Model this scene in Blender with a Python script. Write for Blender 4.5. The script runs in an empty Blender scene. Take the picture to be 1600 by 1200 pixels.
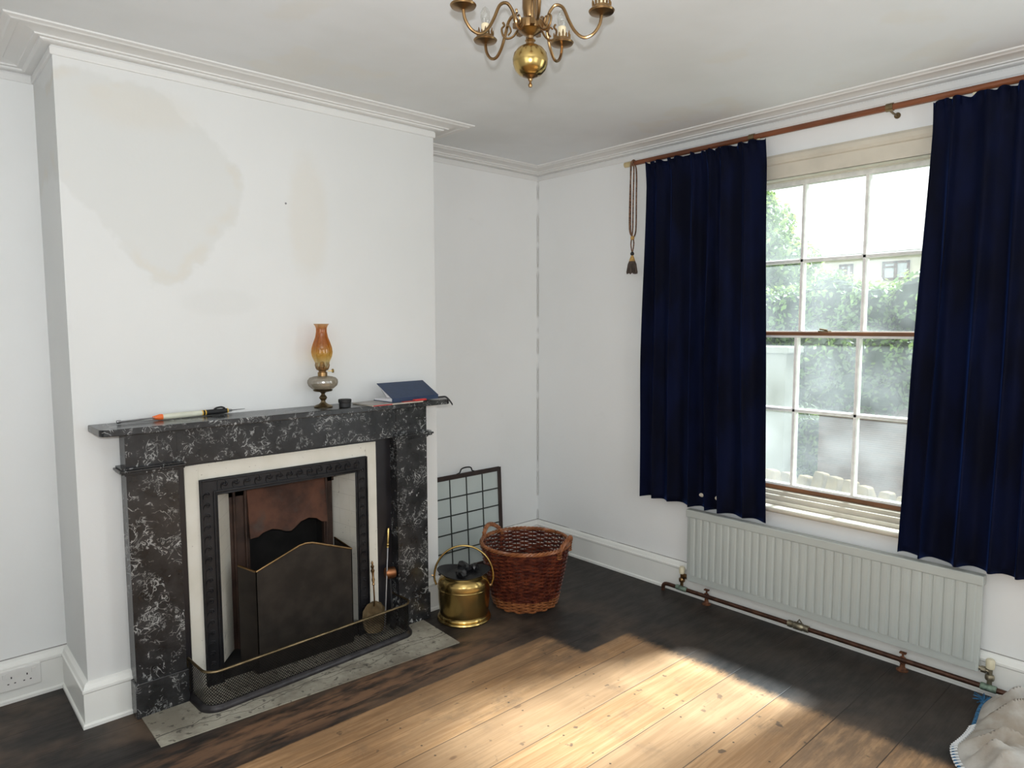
import bpy, bmesh, math, random
from mathutils import Vector, Matrix
PI = math.pi
C = bpy.context.scene.collection
SC = bpy.context.scene

# ------------------------------------------------------------------ camera
cam_d = bpy.data.cameras.new('camera'); cam = bpy.data.objects.new('camera', cam_d); C.objects.link(cam)
CX, CY, CZ = -3.2557, -3.3319, 1.503
R_ = Vector((0.741, -0.6715, -0.0028)).normalized(); D_ = Vector((0.6690, 0.7382, -0.0850)).normalized()
U_ = R_.cross(D_).normalized(); R_ = D_.cross(U_)
cam.matrix_world = Matrix(((R_.x, U_.x, -D_.x, CX), (R_.y, U_.y, -D_.y, CY), (R_.z, U_.z, -D_.z, CZ), (0, 0, 0, 1)))
cam_d.sensor_width = 36; cam_d.lens = 36 * 1077.4 / 1600; cam_d.clip_start = 0.05; cam_d.clip_end = 200
SC.camera = cam

# ------------------------------------------------------------------ world, sun, lights, exposure
SC.view_settings.view_transform = 'Standard'; SC.view_settings.look = 'None'
SC.view_settings.gamma = 1; SC.view_settings.use_curve_mapping = False
SC.view_settings.exposure = 0.03
w = bpy.data.worlds.new('sky'); SC.world = w; w.use_nodes = True
bg = w.node_tree.nodes['Background']; bg.inputs[0].default_value = (0.93, 0.97, 1.0, 1); bg.inputs[1].default_value = 2.4

def light(name, kind, loc, energy, color=(1, 1, 1), direction=None, **kw):
    l = bpy.data.lights.new(name, kind); l.energy = energy; l.color = color
    for k, v in kw.items(): setattr(l, k, v)
    o = bpy.data.objects.new(name, l); C.objects.link(o); o.location = loc
    if direction: o.rotation_euler = Vector(direction).to_track_quat('-Z', 'Y').to_euler()
    return o
SUN_DIR = (-1, 0.25, -1.12)
light('sun', 'SUN', (6, -2, 6), 18.0, (0.82, 0.93, 1.0), SUN_DIR, angle=math.radians(8.0))
# added unseen fill lamps at the second opening, the rear wall and the west wall
light('fill_second_opening', 'AREA', (-0.03, -3.95, 1.5), 16, (0.88, 0.95, 1.0), (-1, 0.15, -0.05), shape='RECTANGLE', size=0.9, size_y=1.5)
light('fill_rear_wall', 'AREA', (-2.3, -4.66, 1.5), 13, (0.90, 0.96, 1.0), (0, 1, 0), shape='RECTANGLE', size=1.1, size_y=1.4)
light('fill_west_wall', 'AREA', (-4.36, -2.9, 1.5), 11, (0.90, 0.96, 1.0), (1, 0, 0), shape='RECTANGLE', size=1.0, size_y=1.5)
# the camera's own pop-up flash, just above the lens
light('camera_flash', 'AREA', (CX, CY, CZ + 0.092), 37, (0.96, 0.98, 1.0), (D_.x, D_.y, 0.85), shape='DISK', size=0.035)

# ------------------------------------------------------------------ materials
class NT:
    def __init__(s, m):
        s.m = m; s.t = m.node_tree; s.n = s.t.nodes; s.l = s.t.links
        s.b = s.n['Principled BSDF']; s.out = s.n['Material Output']
    def put(s, node, key, v):
        if v is None: return
        if isinstance(v, bpy.types.NodeSocket): s.l.new(v, node.inputs[key])
        else:
            i = node.inputs[key]
            if hasattr(i.default_value, '__len__') and not hasattr(v, '__len__'): v = (v,) * len(i.default_value)
            if hasattr(v, '__len__') and len(i.default_value) == 4 and len(v) == 3: v = (*v, 1)
            i.default_value = v
    def co(s, scale=(1, 1, 1)):
        if not hasattr(s, 'tc'): s.tc = s.n.new('ShaderNodeTexCoord')
        mp = s.n.new('ShaderNodeMapping'); s.l.new(s.tc.outputs['Object'], mp.inputs['Vector']); mp.inputs['Scale'].default_value = scale
        return mp.outputs[0]
    def noise(s, vec, scale, detail=3, rough=.5, dist=0, color=False):
        n = s.n.new('ShaderNodeTexNoise'); s.put(n, 'Vector', vec); s.put(n, 'Scale', scale); s.put(n, 'Detail', detail)
        s.put(n, 'Roughness', rough); s.put(n, 'Distortion', dist); return n.outputs[1 if color else 0]
    def voronoi(s, vec, scale, feature='F1', out='Distance', rnd=1):
        n = s.n.new('ShaderNodeTexVoronoi'); n.feature = feature; s.put(n, 'Vector', vec); s.put(n, 'Scale', scale)
        s.put(n, 'Randomness', rnd); return n.outputs[out]
    def m_(s, op, a, b=None, c=None, clamp=False):
        n = s.n.new('ShaderNodeMath'); n.operation = op; n.use_clamp = clamp
        s.put(n, 0, a); s.put(n, 1, b); s.put(n, 2, c); return n.outputs[0]
    def step(s, v, lo, hi):
        n = s.n.new('ShaderNodeMapRange'); n.interpolation_type = 'SMOOTHSTEP'
        s.put(n, 0, v); s.put(n, 1, lo); s.put(n, 2, hi); s.put(n, 3, 0.0); s.put(n, 4, 1.0); return n.outputs[0]
    def mix(s, f, a, b):
        n = s.n.new('ShaderNodeMix'); n.data_type = 'RGBA'
        s.put(n, 0, f); s.put(n, 6, a); s.put(n, 7, b); return n.outputs[2]
    def xyz(s, vec=None):
        n = s.n.new('ShaderNodeSeparateXYZ'); s.l.new(vec if vec is not None else s.co(), n.inputs[0]); return n.outputs
    def bump(s, h, strength=.3, dist=.01):
        n = s.n.new('ShaderNodeBump'); s.put(n, 'Height', h); s.put(n, 'Strength', strength); s.put(n, 'Distance', dist)
        s.l.new(n.outputs[0], s.b.inputs['Normal'])
    def set(s, **k):
        for a, v in k.items(): s.put(s.b, a.replace('_', ' '), v)

def newmat(name, col=(.8, .8, .8), rough=.5, metal=0.0, spec=.5):
    m = bpy.data.materials.new(name); m.use_nodes = True; t = NT(m)
    t.set(Base_Color=col, Roughness=rough, Metallic=metal); t.put(t.b, 'Specular IOR Level', spec)
    m['nt'] = 1
    return m, t
def vary(name, col, rough=.5, metal=0.0, amt=.25, scale=20, bumpk=0, spec=.5, detail=4, stretch=(1, 1, 1)):
    """a plain material with procedural colour variation and optional bump"""
    m, t = newmat(name, col, rough, metal, spec)
    n = t.noise(t.co(stretch), scale, detail)
    a = tuple(max(0, c * (1 - amt)) for c in col); b = tuple(min(1, c * (1 + amt)) for c in col)
    t.set(Base_Color=t.mix(t.step(n, .3, .7), a, b))
    if bumpk: t.bump(n, bumpk, .004)
    return m

def wall_mat():
    m, t = newmat('matt_white_wall_paint', (.80, .80, .775), .75, 0, .25)
    v = t.co(); n = t.noise(v, 1.3, 4, .55); f = t.noise(v, 55, 3)
    col = t.mix(t.step(n, .35, .75), (.865, .875, .87), (.825, .835, .825))
    smudge = t.step(t.noise(v, 4.5, 5, .65), .62, .80)
    col = t.mix(t.m_('MULTIPLY', smudge, .25), col, (.66, .64, .60))
    # hairline crack up the far corner and along the skirting top
    x, y, z = t.xyz()
    j = t.m_('MULTIPLY', t.m_('SUBTRACT', t.noise(t.co((0, 0, 1)), 14, 4), .5), .014)
    ck = t.m_('LESS_THAN', t.m_('ABSOLUTE', t.m_('SUBTRACT', t.m_('ADD', x, y), t.m_('SUBTRACT', j, .006))), .0022)
    near = t.m_('MULTIPLY', t.m_('GREATER_THAN', x, -.03), t.m_('GREATER_THAN', y, -.03))
    br = t.step(t.noise(t.co((0, 0, 1)), 5, 2), .42, .5)
    ck = t.m_('MULTIPLY', t.m_('MULTIPLY', ck, near), br)
    ck2 = t.m_('MULTIPLY', t.m_('LESS_THAN', t.m_('ABSOLUTE', t.m_('SUBTRACT', z, t.m_('ADD', .1735, t.m_('MULTIPLY', j, .2)))), .0022),
               t.step(t.noise(t.co((1, 1, 0)), 4, 3), .40, .50))
    col = t.mix(t.m_('MULTIPLY', t.m_('MAXIMUM', ck, ck2), .8), col, (.16, .14, .12))
    t.set(Base_Color=col); t.bump(t.m_('ADD', f, t.m_('MULTIPLY', n, 2)), .12, .004)
    return m
def breast_mat():
    """white paint of the chimney breast with its damp stains"""
    m, t = newmat('stained_white_wall_paint', (.8, .8, .78), .75, 0, .25)
    v = t.co(); x, y, z = t.xyz(); wob = t.m_('MULTIPLY', t.m_('SUBTRACT', t.noise(v, 3.6, 5, .65), .5), .95)
    def blob(cx, cz, rx, rz, soft=.10, k=1):
        dx = t.m_('DIVIDE', t.m_('SUBTRACT', x, cx), rx); dz = t.m_('DIVIDE', t.m_('SUBTRACT', z, cz), rz)
        d = t.m_('SQRT', t.m_('ADD', t.m_('MULTIPLY', dx, dx), t.m_('MULTIPLY', dz, dz)))
        d = t.m_('ADD', d, wob)
        return t.m_('MULTIPLY', t.m_('SUBTRACT', 1.0, t.step(d, 1 - soft, 1 + soft)), k), d
    b3, _ = blob(-2.23, 1.60, .14, .05, .3, .5); b4, _ = blob(-1.83, 1.98, .09, .26, .3, .8)
    b5, _ = blob(-2.62, 2.35, .05, .03, .5); b6, _ = blob(-2.50, 2.32, .20, .07, .5, .8)
    def edge(a_, c_, k_): return t.m_('ADD', t.m_('ADD', t.m_('MULTIPLY', x, a_), t.m_('MULTIPLY', z, c_)), k_)
    d1 = None                                              # the big damp patch: a rough wedge running down to a point
    for e_ in ((.62, .785, -.365), (.825, -.565, 2.907), (-.77, -.64, -.825), (0, -1, 1.68), (1, 0, 2.115), (0, 1, -2.40)):
        d1 = edge(*e_) if d1 is None else t.m_('MAXIMUM', d1, edge(*e_))
    d1 = t.m_('ADD', d1, t.m_('MULTIPLY', t.m_('SUBTRACT', t.noise(v, 3.4, 5, .6), .5), .22))
    b1 = t.m_('SUBTRACT', 1.0, t.step(d1, -.012, .014))
    damp = t.m_('MAXIMUM', b1, b3)
    col = t.mix(t.step(t.noise(v, 1.3, 4, .55), .35, .75), (.755, .76, .75), (.72, .728, .718))
    col = t.mix(t.m_('MULTIPLY', damp, .62), col, (.67, .675, .655))
    ring = t.m_('MULTIPLY', t.m_('SUBTRACT', 1.0, t.step(t.m_('ABSOLUTE', t.m_('ADD', d1, .025)), .0, .035)), t.step(t.noise(v, 5, 2), .48, .6))
    warm = t.m_('MAXIMUM', t.m_('MAXIMUM', b4, b5), t.m_('MAXIMUM', b6, ring))
    col = t.mix(t.m_('MULTIPLY', warm, .42), col, (.70, .655, .57))
    t.set(Base_Color=col); t.bump(t.noise(v, 55, 3), .10, .004)
    return m
def ceiling_mat():
    m, t = newmat('white_lining_paper_ceiling', (.72, .72, .70), .85, 0, .2)
    v = t.co(); n = t.noise(v, 1.1, 4, .6); f = t.noise(v, 30, 3)
    col = t.mix(t.step(n, .35, .7), (.78, .805, .82), (.71, .73, .73))
    patch = t.step(t.noise(v, 2.6, 3), .58, .66)
    t.set(Base_Color=t.mix(t.m_('MULTIPLY', patch, .35), col, (.75, .73, .66))); t.bump(f, .10, .004)
    return m
def floor_mat():
    m, t = newmat('bare_and_stained_pine_boards', (.5, .35, .2), .5, 0, .35)
    x, y, z = t.xyz(); v = t.co()
    PW = .2217
    q = t.m_('DIVIDE', t.m_('ADD', y, 1.405 + PW * 20), PW); idx = t.m_('FLOOR', q); fr = t.m_('FRACT', q)
    edge = t.m_('MINIMUM', fr, t.m_('SUBTRACT', 1.0, fr))
    gap = t.m_('SUBTRACT', 1.0, t.step(edge, .004, .013))
    wn = t.n.new('ShaderNodeTexWhiteNoise'); wn.noise_dimensions = '1D'; t.l.new(idx, wn.inputs['W']); rnd = wn.outputs['Value']
    cb = t.n.new('ShaderNodeCombineXYZ'); t.l.new(t.m_('ADD', x, t.m_('MULTIPLY', rnd, 37)), cb.inputs[0]); t.l.new(y, cb.inputs[1]); t.l.new(idx, cb.inputs[2])
    def st(sx, sy):
        mp = t.n.new('ShaderNodeMapping'); t.l.new(cb.outputs[0], mp.inputs[0]); mp.inputs['Scale'].default_value = (sx, sy, 1); return mp.outputs[0]
    g = t.noise(st(1.2, 26), 2.2, 5, .6, .9); g2 = t.noise(st(2.0, 70), 3, 3, .6, .3)
    raw = t.mix(t.step(g, .33, .68), (.58, .34, .17), (.41, .22, .095))
    raw = t.mix(t.m_('MULTIPLY', t.step(g2, .45, .75), .55), raw, (.34, .20, .10))
    raw = t.mix(t.m_('MULTIPLY', rnd, .25), raw, (.49, .36, .235))
    kn = t.voronoi(st(1.7, 3.2), 1.5); kc = t.voronoi(st(1.7, 3.2), 1.5, out='Color')
    kx = t.n.new('ShaderNodeSeparateColor'); t.l.new(kc, kx.inputs[0])
    knot = t.m_('MULTIPLY', t.m_('SUBTRACT', 1.0, t.step(kn, .030, .060)), t.m_('GREATER_THAN', kx.outputs[0], .30))
    halo = t.m_('MULTIPLY', t.m_('SUBTRACT', 1.0, t.step(kn, .05, .2)), t.m_('GREATER_THAN', kx.outputs[0], .30))
    raw = t.mix(t.m_('MULTIPLY', halo, .35), raw, (.40, .22, .10))
    raw = t.mix(t.m_('MULTIPLY', knot, .85), raw, (.12, .055, .03))
    dirt = t.step(t.noise(v, 5, 6, .7), .52, .72)
    raw = t.mix(t.m_('MULTIPLY', dirt, .5), raw, (.22, .15, .095))
    spl = t.step(t.noise(v, 16, 3, .5), .66, .71)
    raw = t.mix(t.m_('MULTIPLY', spl, .8), raw, (.10, .07, .05))
    # dark floor stain round the edge of the room
    sn = t.noise(t.co((1, 3, 1)), 7, 5, .65); lo = t.m_('MULTIPLY', t.m_('SUBTRACT', t.noise(v, 1.6, 2), .5), .10)
    stn = t.mix(t.step(sn, .3, .72), (.013, .011, .0105), (.040, .033, .029))
    stn = t.mix(t.m_('MULTIPLY', t.step(t.noise(v, 2.2, 4, .6), .42, .65), t.m_('SUBTRACT', .9, t.m_('MULTIPLY', t.step(x, -.9, -.35), .75))), stn, (.125, .085, .058))
    sc = t.m_('MULTIPLY', t.step(t.noise(st(3, 16), 6, 4, .7), .70, .78), .5)
    stn = t.mix(sc, stn, (.20, .17, .14))
    nz = t.m_('ADD', t.m_('MULTIPLY', t.m_('SUBTRACT', t.noise(t.co((2, 6, 1)), 9, 5, .7), .5), .07), lo)
    nz2 = t.m_('MULTIPLY', t.m_('SUBTRACT', t.noise(v, 12, 4, .7), .5), .014)
    ey = t.step(t.m_('ADD', y, nz2), -1.030, -1.040)      # 1 on the room side
    ey = t.m_('SUBTRACT', 1.0, t.step(t.m_('ADD', y, nz2), -1.046, -1.034))
    ex = t.m_('SUBTRACT', 1.0, t.step(t.m_('ADD', x, nz), -.70, -.62))
    blk = t.m_('MULTIPLY', t.step(t.m_('ADD', y, nz2), -1.300, -1.285), t.step(t.m_('ADD', x, nz), -1.00, -.94))
    M = t.m_('MULTIPLY', t.m_('MULTIPLY', ey, ex), t.m_('SUBTRACT', 1.0, blk))
    # boards nearer the hearth are dirtier; every board has its own tone; dark nail heads in rows across the joists
    grime = t.m_('MULTIPLY', t.step(y, -1.75, -1.15), t.step(t.noise(st(1.2, 5), 2.5, 5, .65), .28, .6))
    raw = t.mix(t.m_('MULTIPLY', grime, .55), raw, (.20, .115, .06))
    raw = t.mix(t.m_('MULTIPLY', t.step(rnd, .45, .9), .35), raw, (.30, .175, .09))
    smear = t.m_('MULTIPLY', t.step(t.noise(t.co((1, 1.6, 1)), 3.1, 6, .72), .56, .68), t.step(t.noise(v, 11, 4, .7), .38, .6))
    raw = t.mix(t.m_('MULTIPLY', smear, .55), raw, (.19, .125, .075))
    jx = t.m_('ABSOLUTE', t.m_('SUBTRACT', t.m_('FRACT', t.m_('ADD', t.m_('DIVIDE', x, .42), t.m_('MULTIPLY', t.noise(t.co((0, 1, 0)), 3, 1), .12))), .5))
    jy = t.m_('ABSOLUTE', t.m_('SUBTRACT', t.m_('ABSOLUTE', t.m_('SUBTRACT', fr, .5)), .32))
    nail = t.m_('LESS_THAN', t.m_('ADD', t.m_('MULTIPLY', jx, .42), t.m_('MULTIPLY', jy, PW)), .0052)
    raw = t.mix(t.m_('MULTIPLY', nail, .85), raw, (.05, .035, .025))
    # traffic dirt at the back end of the bare boards; darker patch at near right
    half = t.m_('MULTIPLY', t.step(t.m_('ADD', x, nz), -1.45, -.95), t.step(y, -1.36, -1.20))
    half2 = t.m_('MULTIPLY', t.step(t.m_('ADD', t.m_('MULTIPLY', x, .6), t.m_('MULTIPLY', nz, 4)), -.85, -.45), t.m_('SUBTRACT', 1.0, t.step(y, -2.35, -2.05)))
    hm = t.m_('MULTIPLY', t.m_('MAXIMUM', half, half2), t.step(t.noise(st(2, 9), 3, 4, .6), .3, .62))
    raw = t.mix(t.m_('MULTIPLY', hm, .75), raw, (.13, .085, .055))
    # strip worn back to red brown in front of the hearth
    wr = t.m_('MULTIPLY', t.m_('SUBTRACT', 1.0, t.step(t.m_('ABSOLUTE', t.m_('ADD', y, .90)), .06, .16)),
              t.m_('MULTIPLY', t.step(x, -3.1, -2.3), t.m_('SUBTRACT', 1.0, t.step(x, -1.5, -.9))))
    wr = t.m_('MULTIPLY', wr, t.step(t.noise(st(2.5, 10), 2.4, 4, .6), .36, .62))
    stn = t.mix(t.m_('MULTIPLY', wr, .9), stn, (.235, .13, .075))
    col = t.mix(M, stn, raw)
    col = t.mix(t.m_('MULTIPLY', gap, t.m_('ADD', .45, t.m_('MULTIPLY', rnd, .5))), col, (.022, .016, .012))
    t.set(Base_Color=col, Roughness=t.m_('ADD', .42, t.m_('MULTIPLY', g2, .25)))
    t.bump(t.m_('SUBTRACT', t.m_('MULTIPLY', g2, .25), gap), .35, .004)
    return m
def marble_mat():
    m, t = newmat('black_marble_with_white_fossil_veins', (.03, .03, .03), .22, 0, .5)
    v = t.co()
    def vein(sc, wdt, ms, mlo, dist):
        n = t.noise(v, sc, 2.5, .55, dist); a = t.m_('ABSOLUTE', t.m_('SUBTRACT', n, .5))
        l = t.m_('SUBTRACT', 1.0, t.step(a, wdt * .3, wdt)); k = t.step(t.noise(v, ms, 3, .6), mlo, mlo + .06)
        return t.m_('MULTIPLY', l, k)
    a = vein(17, .026, 10, .53, 1.9); b = vein(36, .034, 17, .54, 1.2); c = t.m_('MULTIPLY', t.step(t.noise(v, 34, 2, .5, 1.2), .66, .70), t.step(t.noise(v, 8, 2), .46, .54))
    d = vein(9, .020, 6, .55, 2.6)
    k = t.m_('MAXIMUM', t.m_('MAXIMUM', a, t.m_('MULTIPLY', b, .55)), t.m_('MAXIMUM', t.m_('MULTIPLY', c, .85), d))
    base = t.mix(t.step(t.noise(v, 10, 4, .6), .3, .7), (.011, .011, .012), (.034, .034, .036))
    pale = t.mix(t.noise(v, 40, 2), (.20, .205, .20), (.60, .61, .60))
    t.set(Base_Color=t.mix(t.m_('MULTIPLY', k, .8), base, pale), Roughness=.25)
    return m
def worn_white(name, dark=.35, tile=None):
    m, t = newmat(name, (.74, .71, .62), .35, 0, .5); v = t.co()
    col = t.mix(t.step(t.noise(v, 7, 4), .3, .7), (.76, .735, .66), (.70, .67, .58))
    sp = t.m_('MULTIPLY', t.step(t.noise(v, 85, 2), .70, .74), t.step(t.noise(v, 9, 3), .45, .6))
    col = t.mix(t.m_('MULTIPLY', sp, .9), col, (.10, .07, .05))
    if tile:
        br = t.n.new('ShaderNodeTexBrick'); mp = t.co(); x, y, z = t.xyz()
        cb = t.n.new('ShaderNodeCombineXYZ'); t.l.new(t.m_('MULTIPLY', y, 1.0), cb.inputs[0]); t.l.new(z, cb.inputs[1]); t.l.new(cb.outputs[0], br.inputs['Vector'])
        br.inputs['Scale'].default_value = 1; br.inputs['Brick Width'].default_value = tile[0]; br.inputs['Row Height'].default_value = tile[1]
        br.inputs['Mortar Size'].default_value = .0012; br.inputs['Color1'].default_value = (1, 1, 1, 1); br.inputs['Color2'].default_value = (.96, .96, .94, 1); br.inputs['Mortar'].default_value = (0, 0, 0, 1)
        col = t.mix(t.m_('MULTIPLY', br.outputs['Fac'], .35), col, (.34, .31, .26))
        soot = t.step(t.noise(v, 6, 4, .65), .60, .74); col = t.mix(t.m_('MULTIPLY', soot, dark), col, (.32, .29, .26))
    t.set(Base_Color=col); return m
def iron_mat():
    m, t = newmat('black_leaded_cast_iron', (.012, .012, .014), .42, .3, .5); v = t.co()
    t.set(Base_Color=t.mix(t.step(t.noise(v, 12, 4), .3, .7), (.007, .007, .009), (.020, .020, .023))); t.bump(t.noise(v, 90, 2), .15, .002); return m
def rust_mat():
    m, t = newmat('rusty_cast_iron', (.13, .055, .03), .7, .2, .3); v = t.co()
    col = t.mix(t.step(t.noise(v, 7, 5, .6), .32, .68), (.050, .025, .018), (.125, .055, .034))
    col = t.mix(t.m_('MULTIPLY', t.step(t.noise(v, 11, 4), .52, .72), .6), col, (.075, .062, .055)); t.set(Base_Color=col); t.bump(t.noise(v, 60, 3), .2, .003); return m
def hearth_mat():
    m, t = newmat('worn_hearth_slab', (.38, .36, .31), .6, 0, .3); v = t.co()
    col = t.mix(t.step(t.noise(v, 4.5, 6, .7), .35, .65), (.47, .44, .36), (.25, .225, .18))
    col = t.mix(t.m_('MULTIPLY', t.step(t.noise(v, 40, 3), .60, .68), .7), col, (.05, .045, .04))
    x, y, z = t.xyz(); l = t.m_('ABSOLUTE', t.m_('SUBTRACT', t.m_('ADD', y, t.m_('MULTIPLY', t.noise(t.co((1, 0, 0)), 3.5, 4, .6), .14)), -.605))
    col = t.mix(t.m_('MULTIPLY', t.m_('LESS_THAN', l, .0022), .8), col, (.04, .035, .03))
    l2 = t.m_('ABSOLUTE', t.m_('SUBTRACT', t.m_('ADD', y, t.m_('MULTIPLY', t.noise(t.co((1, 0, 0)), 2.1, 4, .6), .24)), -.585))
    col = t.mix(t.m_('MULTIPLY', t.m_('LESS_THAN', l2, .002), .7), col, (.05, .045, .04))
    wear = t.m_('SUBTRACT', 1.0, t.step(t.m_('ADD', y, t.m_('MULTIPLY', t.noise(v, 5, 4), .16)), -.74, -.66))
    col = t.mix(t.m_('MULTIPLY', wear, .55), col, (.14, .12, .095))
    t.set(Base_Color=col); t.bump(t.noise(v, 35, 4), .3, .004); return m
def glass_mat(name, tint=(.97, .98, .97), haze=.10):
    """old window glass with a film of dust: mostly see-through, some mirror, some scattering"""
    m = bpy.data.materials.new(name); m.use_nodes = True; n = m.node_tree.nodes; l = m.node_tree.links; n.clear()
    out = n.new('ShaderNodeOutputMaterial'); tr = n.new('ShaderNodeBsdfTransparent'); tr.inputs[0].default_value = (*tint, 1)
    gl = n.new('ShaderNodeBsdfGlossy'); gl.inputs['Roughness'].default_value = .02; tl = n.new('ShaderNodeBsdfTranslucent'); tl.inputs[0].default_value = (.9, .93, .92, 1)
    tc = n.new('ShaderNodeTexCoord'); no = n.new('ShaderNodeTexNoise'); no.inputs['Scale'].default_value = 3.5; no.inputs['Detail'].default_value = 5; l.new(tc.outputs['Object'], no.inputs['Vector'])
    mr = n.new('ShaderNodeMapRange'); l.new(no.outputs[0], mr.inputs[0]); mr.inputs[1].default_value = .3; mr.inputs[2].default_value = .75; mr.inputs[3].default_value = haze * .4; mr.inputs[4].default_value = haze * 1.7
    m1 = n.new('ShaderNodeMixShader'); l.new(mr.outputs[0], m1.inputs[0]); l.new(tr.outputs[0], m1.inputs[1]); l.new(tl.outputs[0], m1.inputs[2])
    m2 = n.new('ShaderNodeMixShader'); m2.inputs[0].default_value = .05; l.new(m1.outputs[0], m2.inputs[1]); l.new(gl.outputs[0], m2.inputs[2]); l.new(m2.outputs[0], out.inputs[0]); return m
def amber_mat():
    """chimney glass, amber at the top running to clear at the bottom"""
    m, t = newmat('amber_flashed_glass', (1, 1, 1), .03); v = t.co(); x, y, z = t.xyz()
    cr = t.n.new('ShaderNodeValToRGB'); t.l.new(t.m_('DIVIDE', t.m_('SUBTRACT', z, .15), .225), cr.inputs[0]); e = cr.color_ramp.elements
    e[0].position = 0; e[0].color = (.975, .965, .93, 1); e[1].position = 1; e[1].color = (.93, .84, .72, 1)
    for p, c in ((.20, (.965, .945, .86, 1)), (.40, (.935, .80, .46, 1)), (.60, (.87, .63, .34, 1)), (.88, (.85, .60, .34, 1))):
        a = e.new(p); a.color = c
    tr = t.n.new('ShaderNodeBsdfTransparent'); t.l.new(cr.outputs[0], tr.inputs[0]); df = t.n.new('ShaderNodeBsdfTranslucent'); t.l.new(cr.outputs[0], df.inputs[0])
    gl = t.n.new('ShaderNodeBsdfGlossy'); gl.inputs['Roughness'].default_value = .05
    a = t.n.new('ShaderNodeMixShader'); a.inputs[0].default_value = .16; t.l.new(tr.outputs[0], a.inputs[1]); t.l.new(df.outputs[0], a.inputs[2])
    b = t.n.new('ShaderNodeMixShader'); b.inputs[0].default_value = .07; t.l.new(a.outputs[0], b.inputs[1]); t.l.new(gl.outputs[0], b.inputs[2]); t.l.new(b.outputs[0], t.out.inputs[0]); return m
def clear_mat(name, tint, mirror=.10, scatter=.15, rough=.05):
    m, t = newmat(name); tr = t.n.new('ShaderNodeBsdfTransparent'); tr.inputs[0].default_value = (*tint, 1)
    df = t.n.new('ShaderNodeBsdfDiffuse'); df.inputs[0].default_value = (*tint, 1); gl = t.n.new('ShaderNodeBsdfGlossy'); gl.inputs['Roughness'].default_value = rough
    a = t.n.new('ShaderNodeMixShader'); a.inputs[0].default_value = scatter; t.l.new(tr.outputs[0], a.inputs[1]); t.l.new(df.outputs[0], a.inputs[2])
    b = t.n.new('ShaderNodeMixShader'); b.inputs[0].default_value = mirror; t.l.new(a.outputs[0], b.inputs[1]); t.l.new(gl.outputs[0], b.inputs[2]); t.l.new(b.outputs[0], t.out.inputs[0]); return m
def velvet_mat():
    m, t = newmat('navy_blue_velvet', (.004, .012, .055), .8, 0, .1); v = t.co((1, 1, .35))
    t.set(Base_Color=t.mix(t.step(t.noise(v, 9, 3), .35, .7), (.0022, .0030, .010), (.0030, .0055, .025)))
    t.put(t.b, 'Sheen Weight', .16); t.put(t.b, 'Sheen Roughness', .35); t.put(t.b, 'Sheen Tint', (.04, .18, .90)); return m
def wicker(name, c1, c2):
    m, t = newmat(name, c1, .33, 0, .5); v = t.co(); t.set(Base_Color=t.mix(t.step(t.noise(v, 28, 3), .35, .68), c1, c2)); return m
def cloth_mat():
    m, t = newmat('grubby_white_cotton', (.6, .57, .52), .9, 0, .1); v = t.co()
    col = t.mix(t.step(t.noise(v, 5, 5, .6), .35, .7), (.52, .50, .465), (.33, .28, .225)); t.set(Base_Color=col); t.bump(t.noise(v, 300, 2), .2, .002); return m
def tile_roof_mat():
    m, t = newmat('brown_roof_tiles', (.3, .22, .18), .8, 0, .2); x, y, z = t.xyz()
    l = t.step(t.m_('ABSOLUTE', t.m_('SUBTRACT', t.m_('FRACT', t.m_('MULTIPLY', z, 9)), .5)), .36, .46)
    t.set(Base_Color=t.mix(l, (.62, .56, .52), (.34, .29, .26))); return m

MW = wall_mat(); MBR = breast_mat(); MCE = ceiling_mat(); MFL = floor_mat(); MMA = marble_mat(); MIR = iron_mat(); MRU = rust_mat(); MHE = hearth_mat()
MTR = vary('off_white_gloss_trim', (.86, .86, .82), .35, amt=.03, scale=3)
MCR = vary('white_moulded_plaster', (.76, .76, .745), .7, amt=.02, scale=3, spec=.25)
MCM = vary('aged_cream_gloss_paint', (.62, .575, .48), .35, amt=.08, scale=6)
MSW = vary('worn_white_sash_paint', (.84, .84, .81), .45, amt=.08, scale=30, bumpk=.2)
MBW = vary('bare_brown_window_wood', (.20, .085, .035), .5, amt=.35, scale=18, stretch=(1, .2, 1))
MRD = vary('varnished_mahogany', (.17, .055, .022), .35, amt=.35, scale=25, stretch=(1, .15, 1))
MTI = worn_white('speckled_cream_slip'); MCH = worn_white('cream_cheek_tiles', .30, (.152, .0765)); MCL = worn_white('sooted_white_cheek_tiles', .75, (.152, .0765))
MBS = vary('polished_brass', (.47, .33, .12), .22, 1.0, .10, 6); MBA = vary('aged_brass', (.27, .165, .075), .30, 1.0, .2, 14)
MBD = vary('tarnished_brass', (.20, .15, .085), .42, 1.0, .3, 20); MCP = vary('copper_brown_bronze', (.30, .13, .06), .35, .9, .2, 20)
MGL = glass_mat('dusty_window_glass', haze=.065); MAM = amber_mat(); MSG = clear_mat('smoky_pressed_glass', (.56, .51, .42), .14, .30, .12)
MBU = clear_mat('clear_bulb_glass', (.90, .90, .88), .18, .05, .04); MLG = clear_mat('leaded_panel_glass', (.90, .95, .93), .08, .42, .10)
MVE = velvet_mat(); MBK = vary('matt_black', (.010, .010, .011), .6, amt=.3); MSK = vary('black_fire_gauze', (.026, .021, .017), .55, .4, .35, 14)
MRW = wicker('red_brown_willow', (.060, .012, .008), (.17, .040, .018)); MPW = wicker('pale_brown_willow', (.22, .075, .026), (.36, .135, .05))
MRA = vary('grey_white_radiator_enamel', (.50, .535, .51), .4, amt=.02, scale=4); MPI = vary('brown_painted_copper_pipe', (.075, .034, .021), .4, .5, .35, 30)
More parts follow.
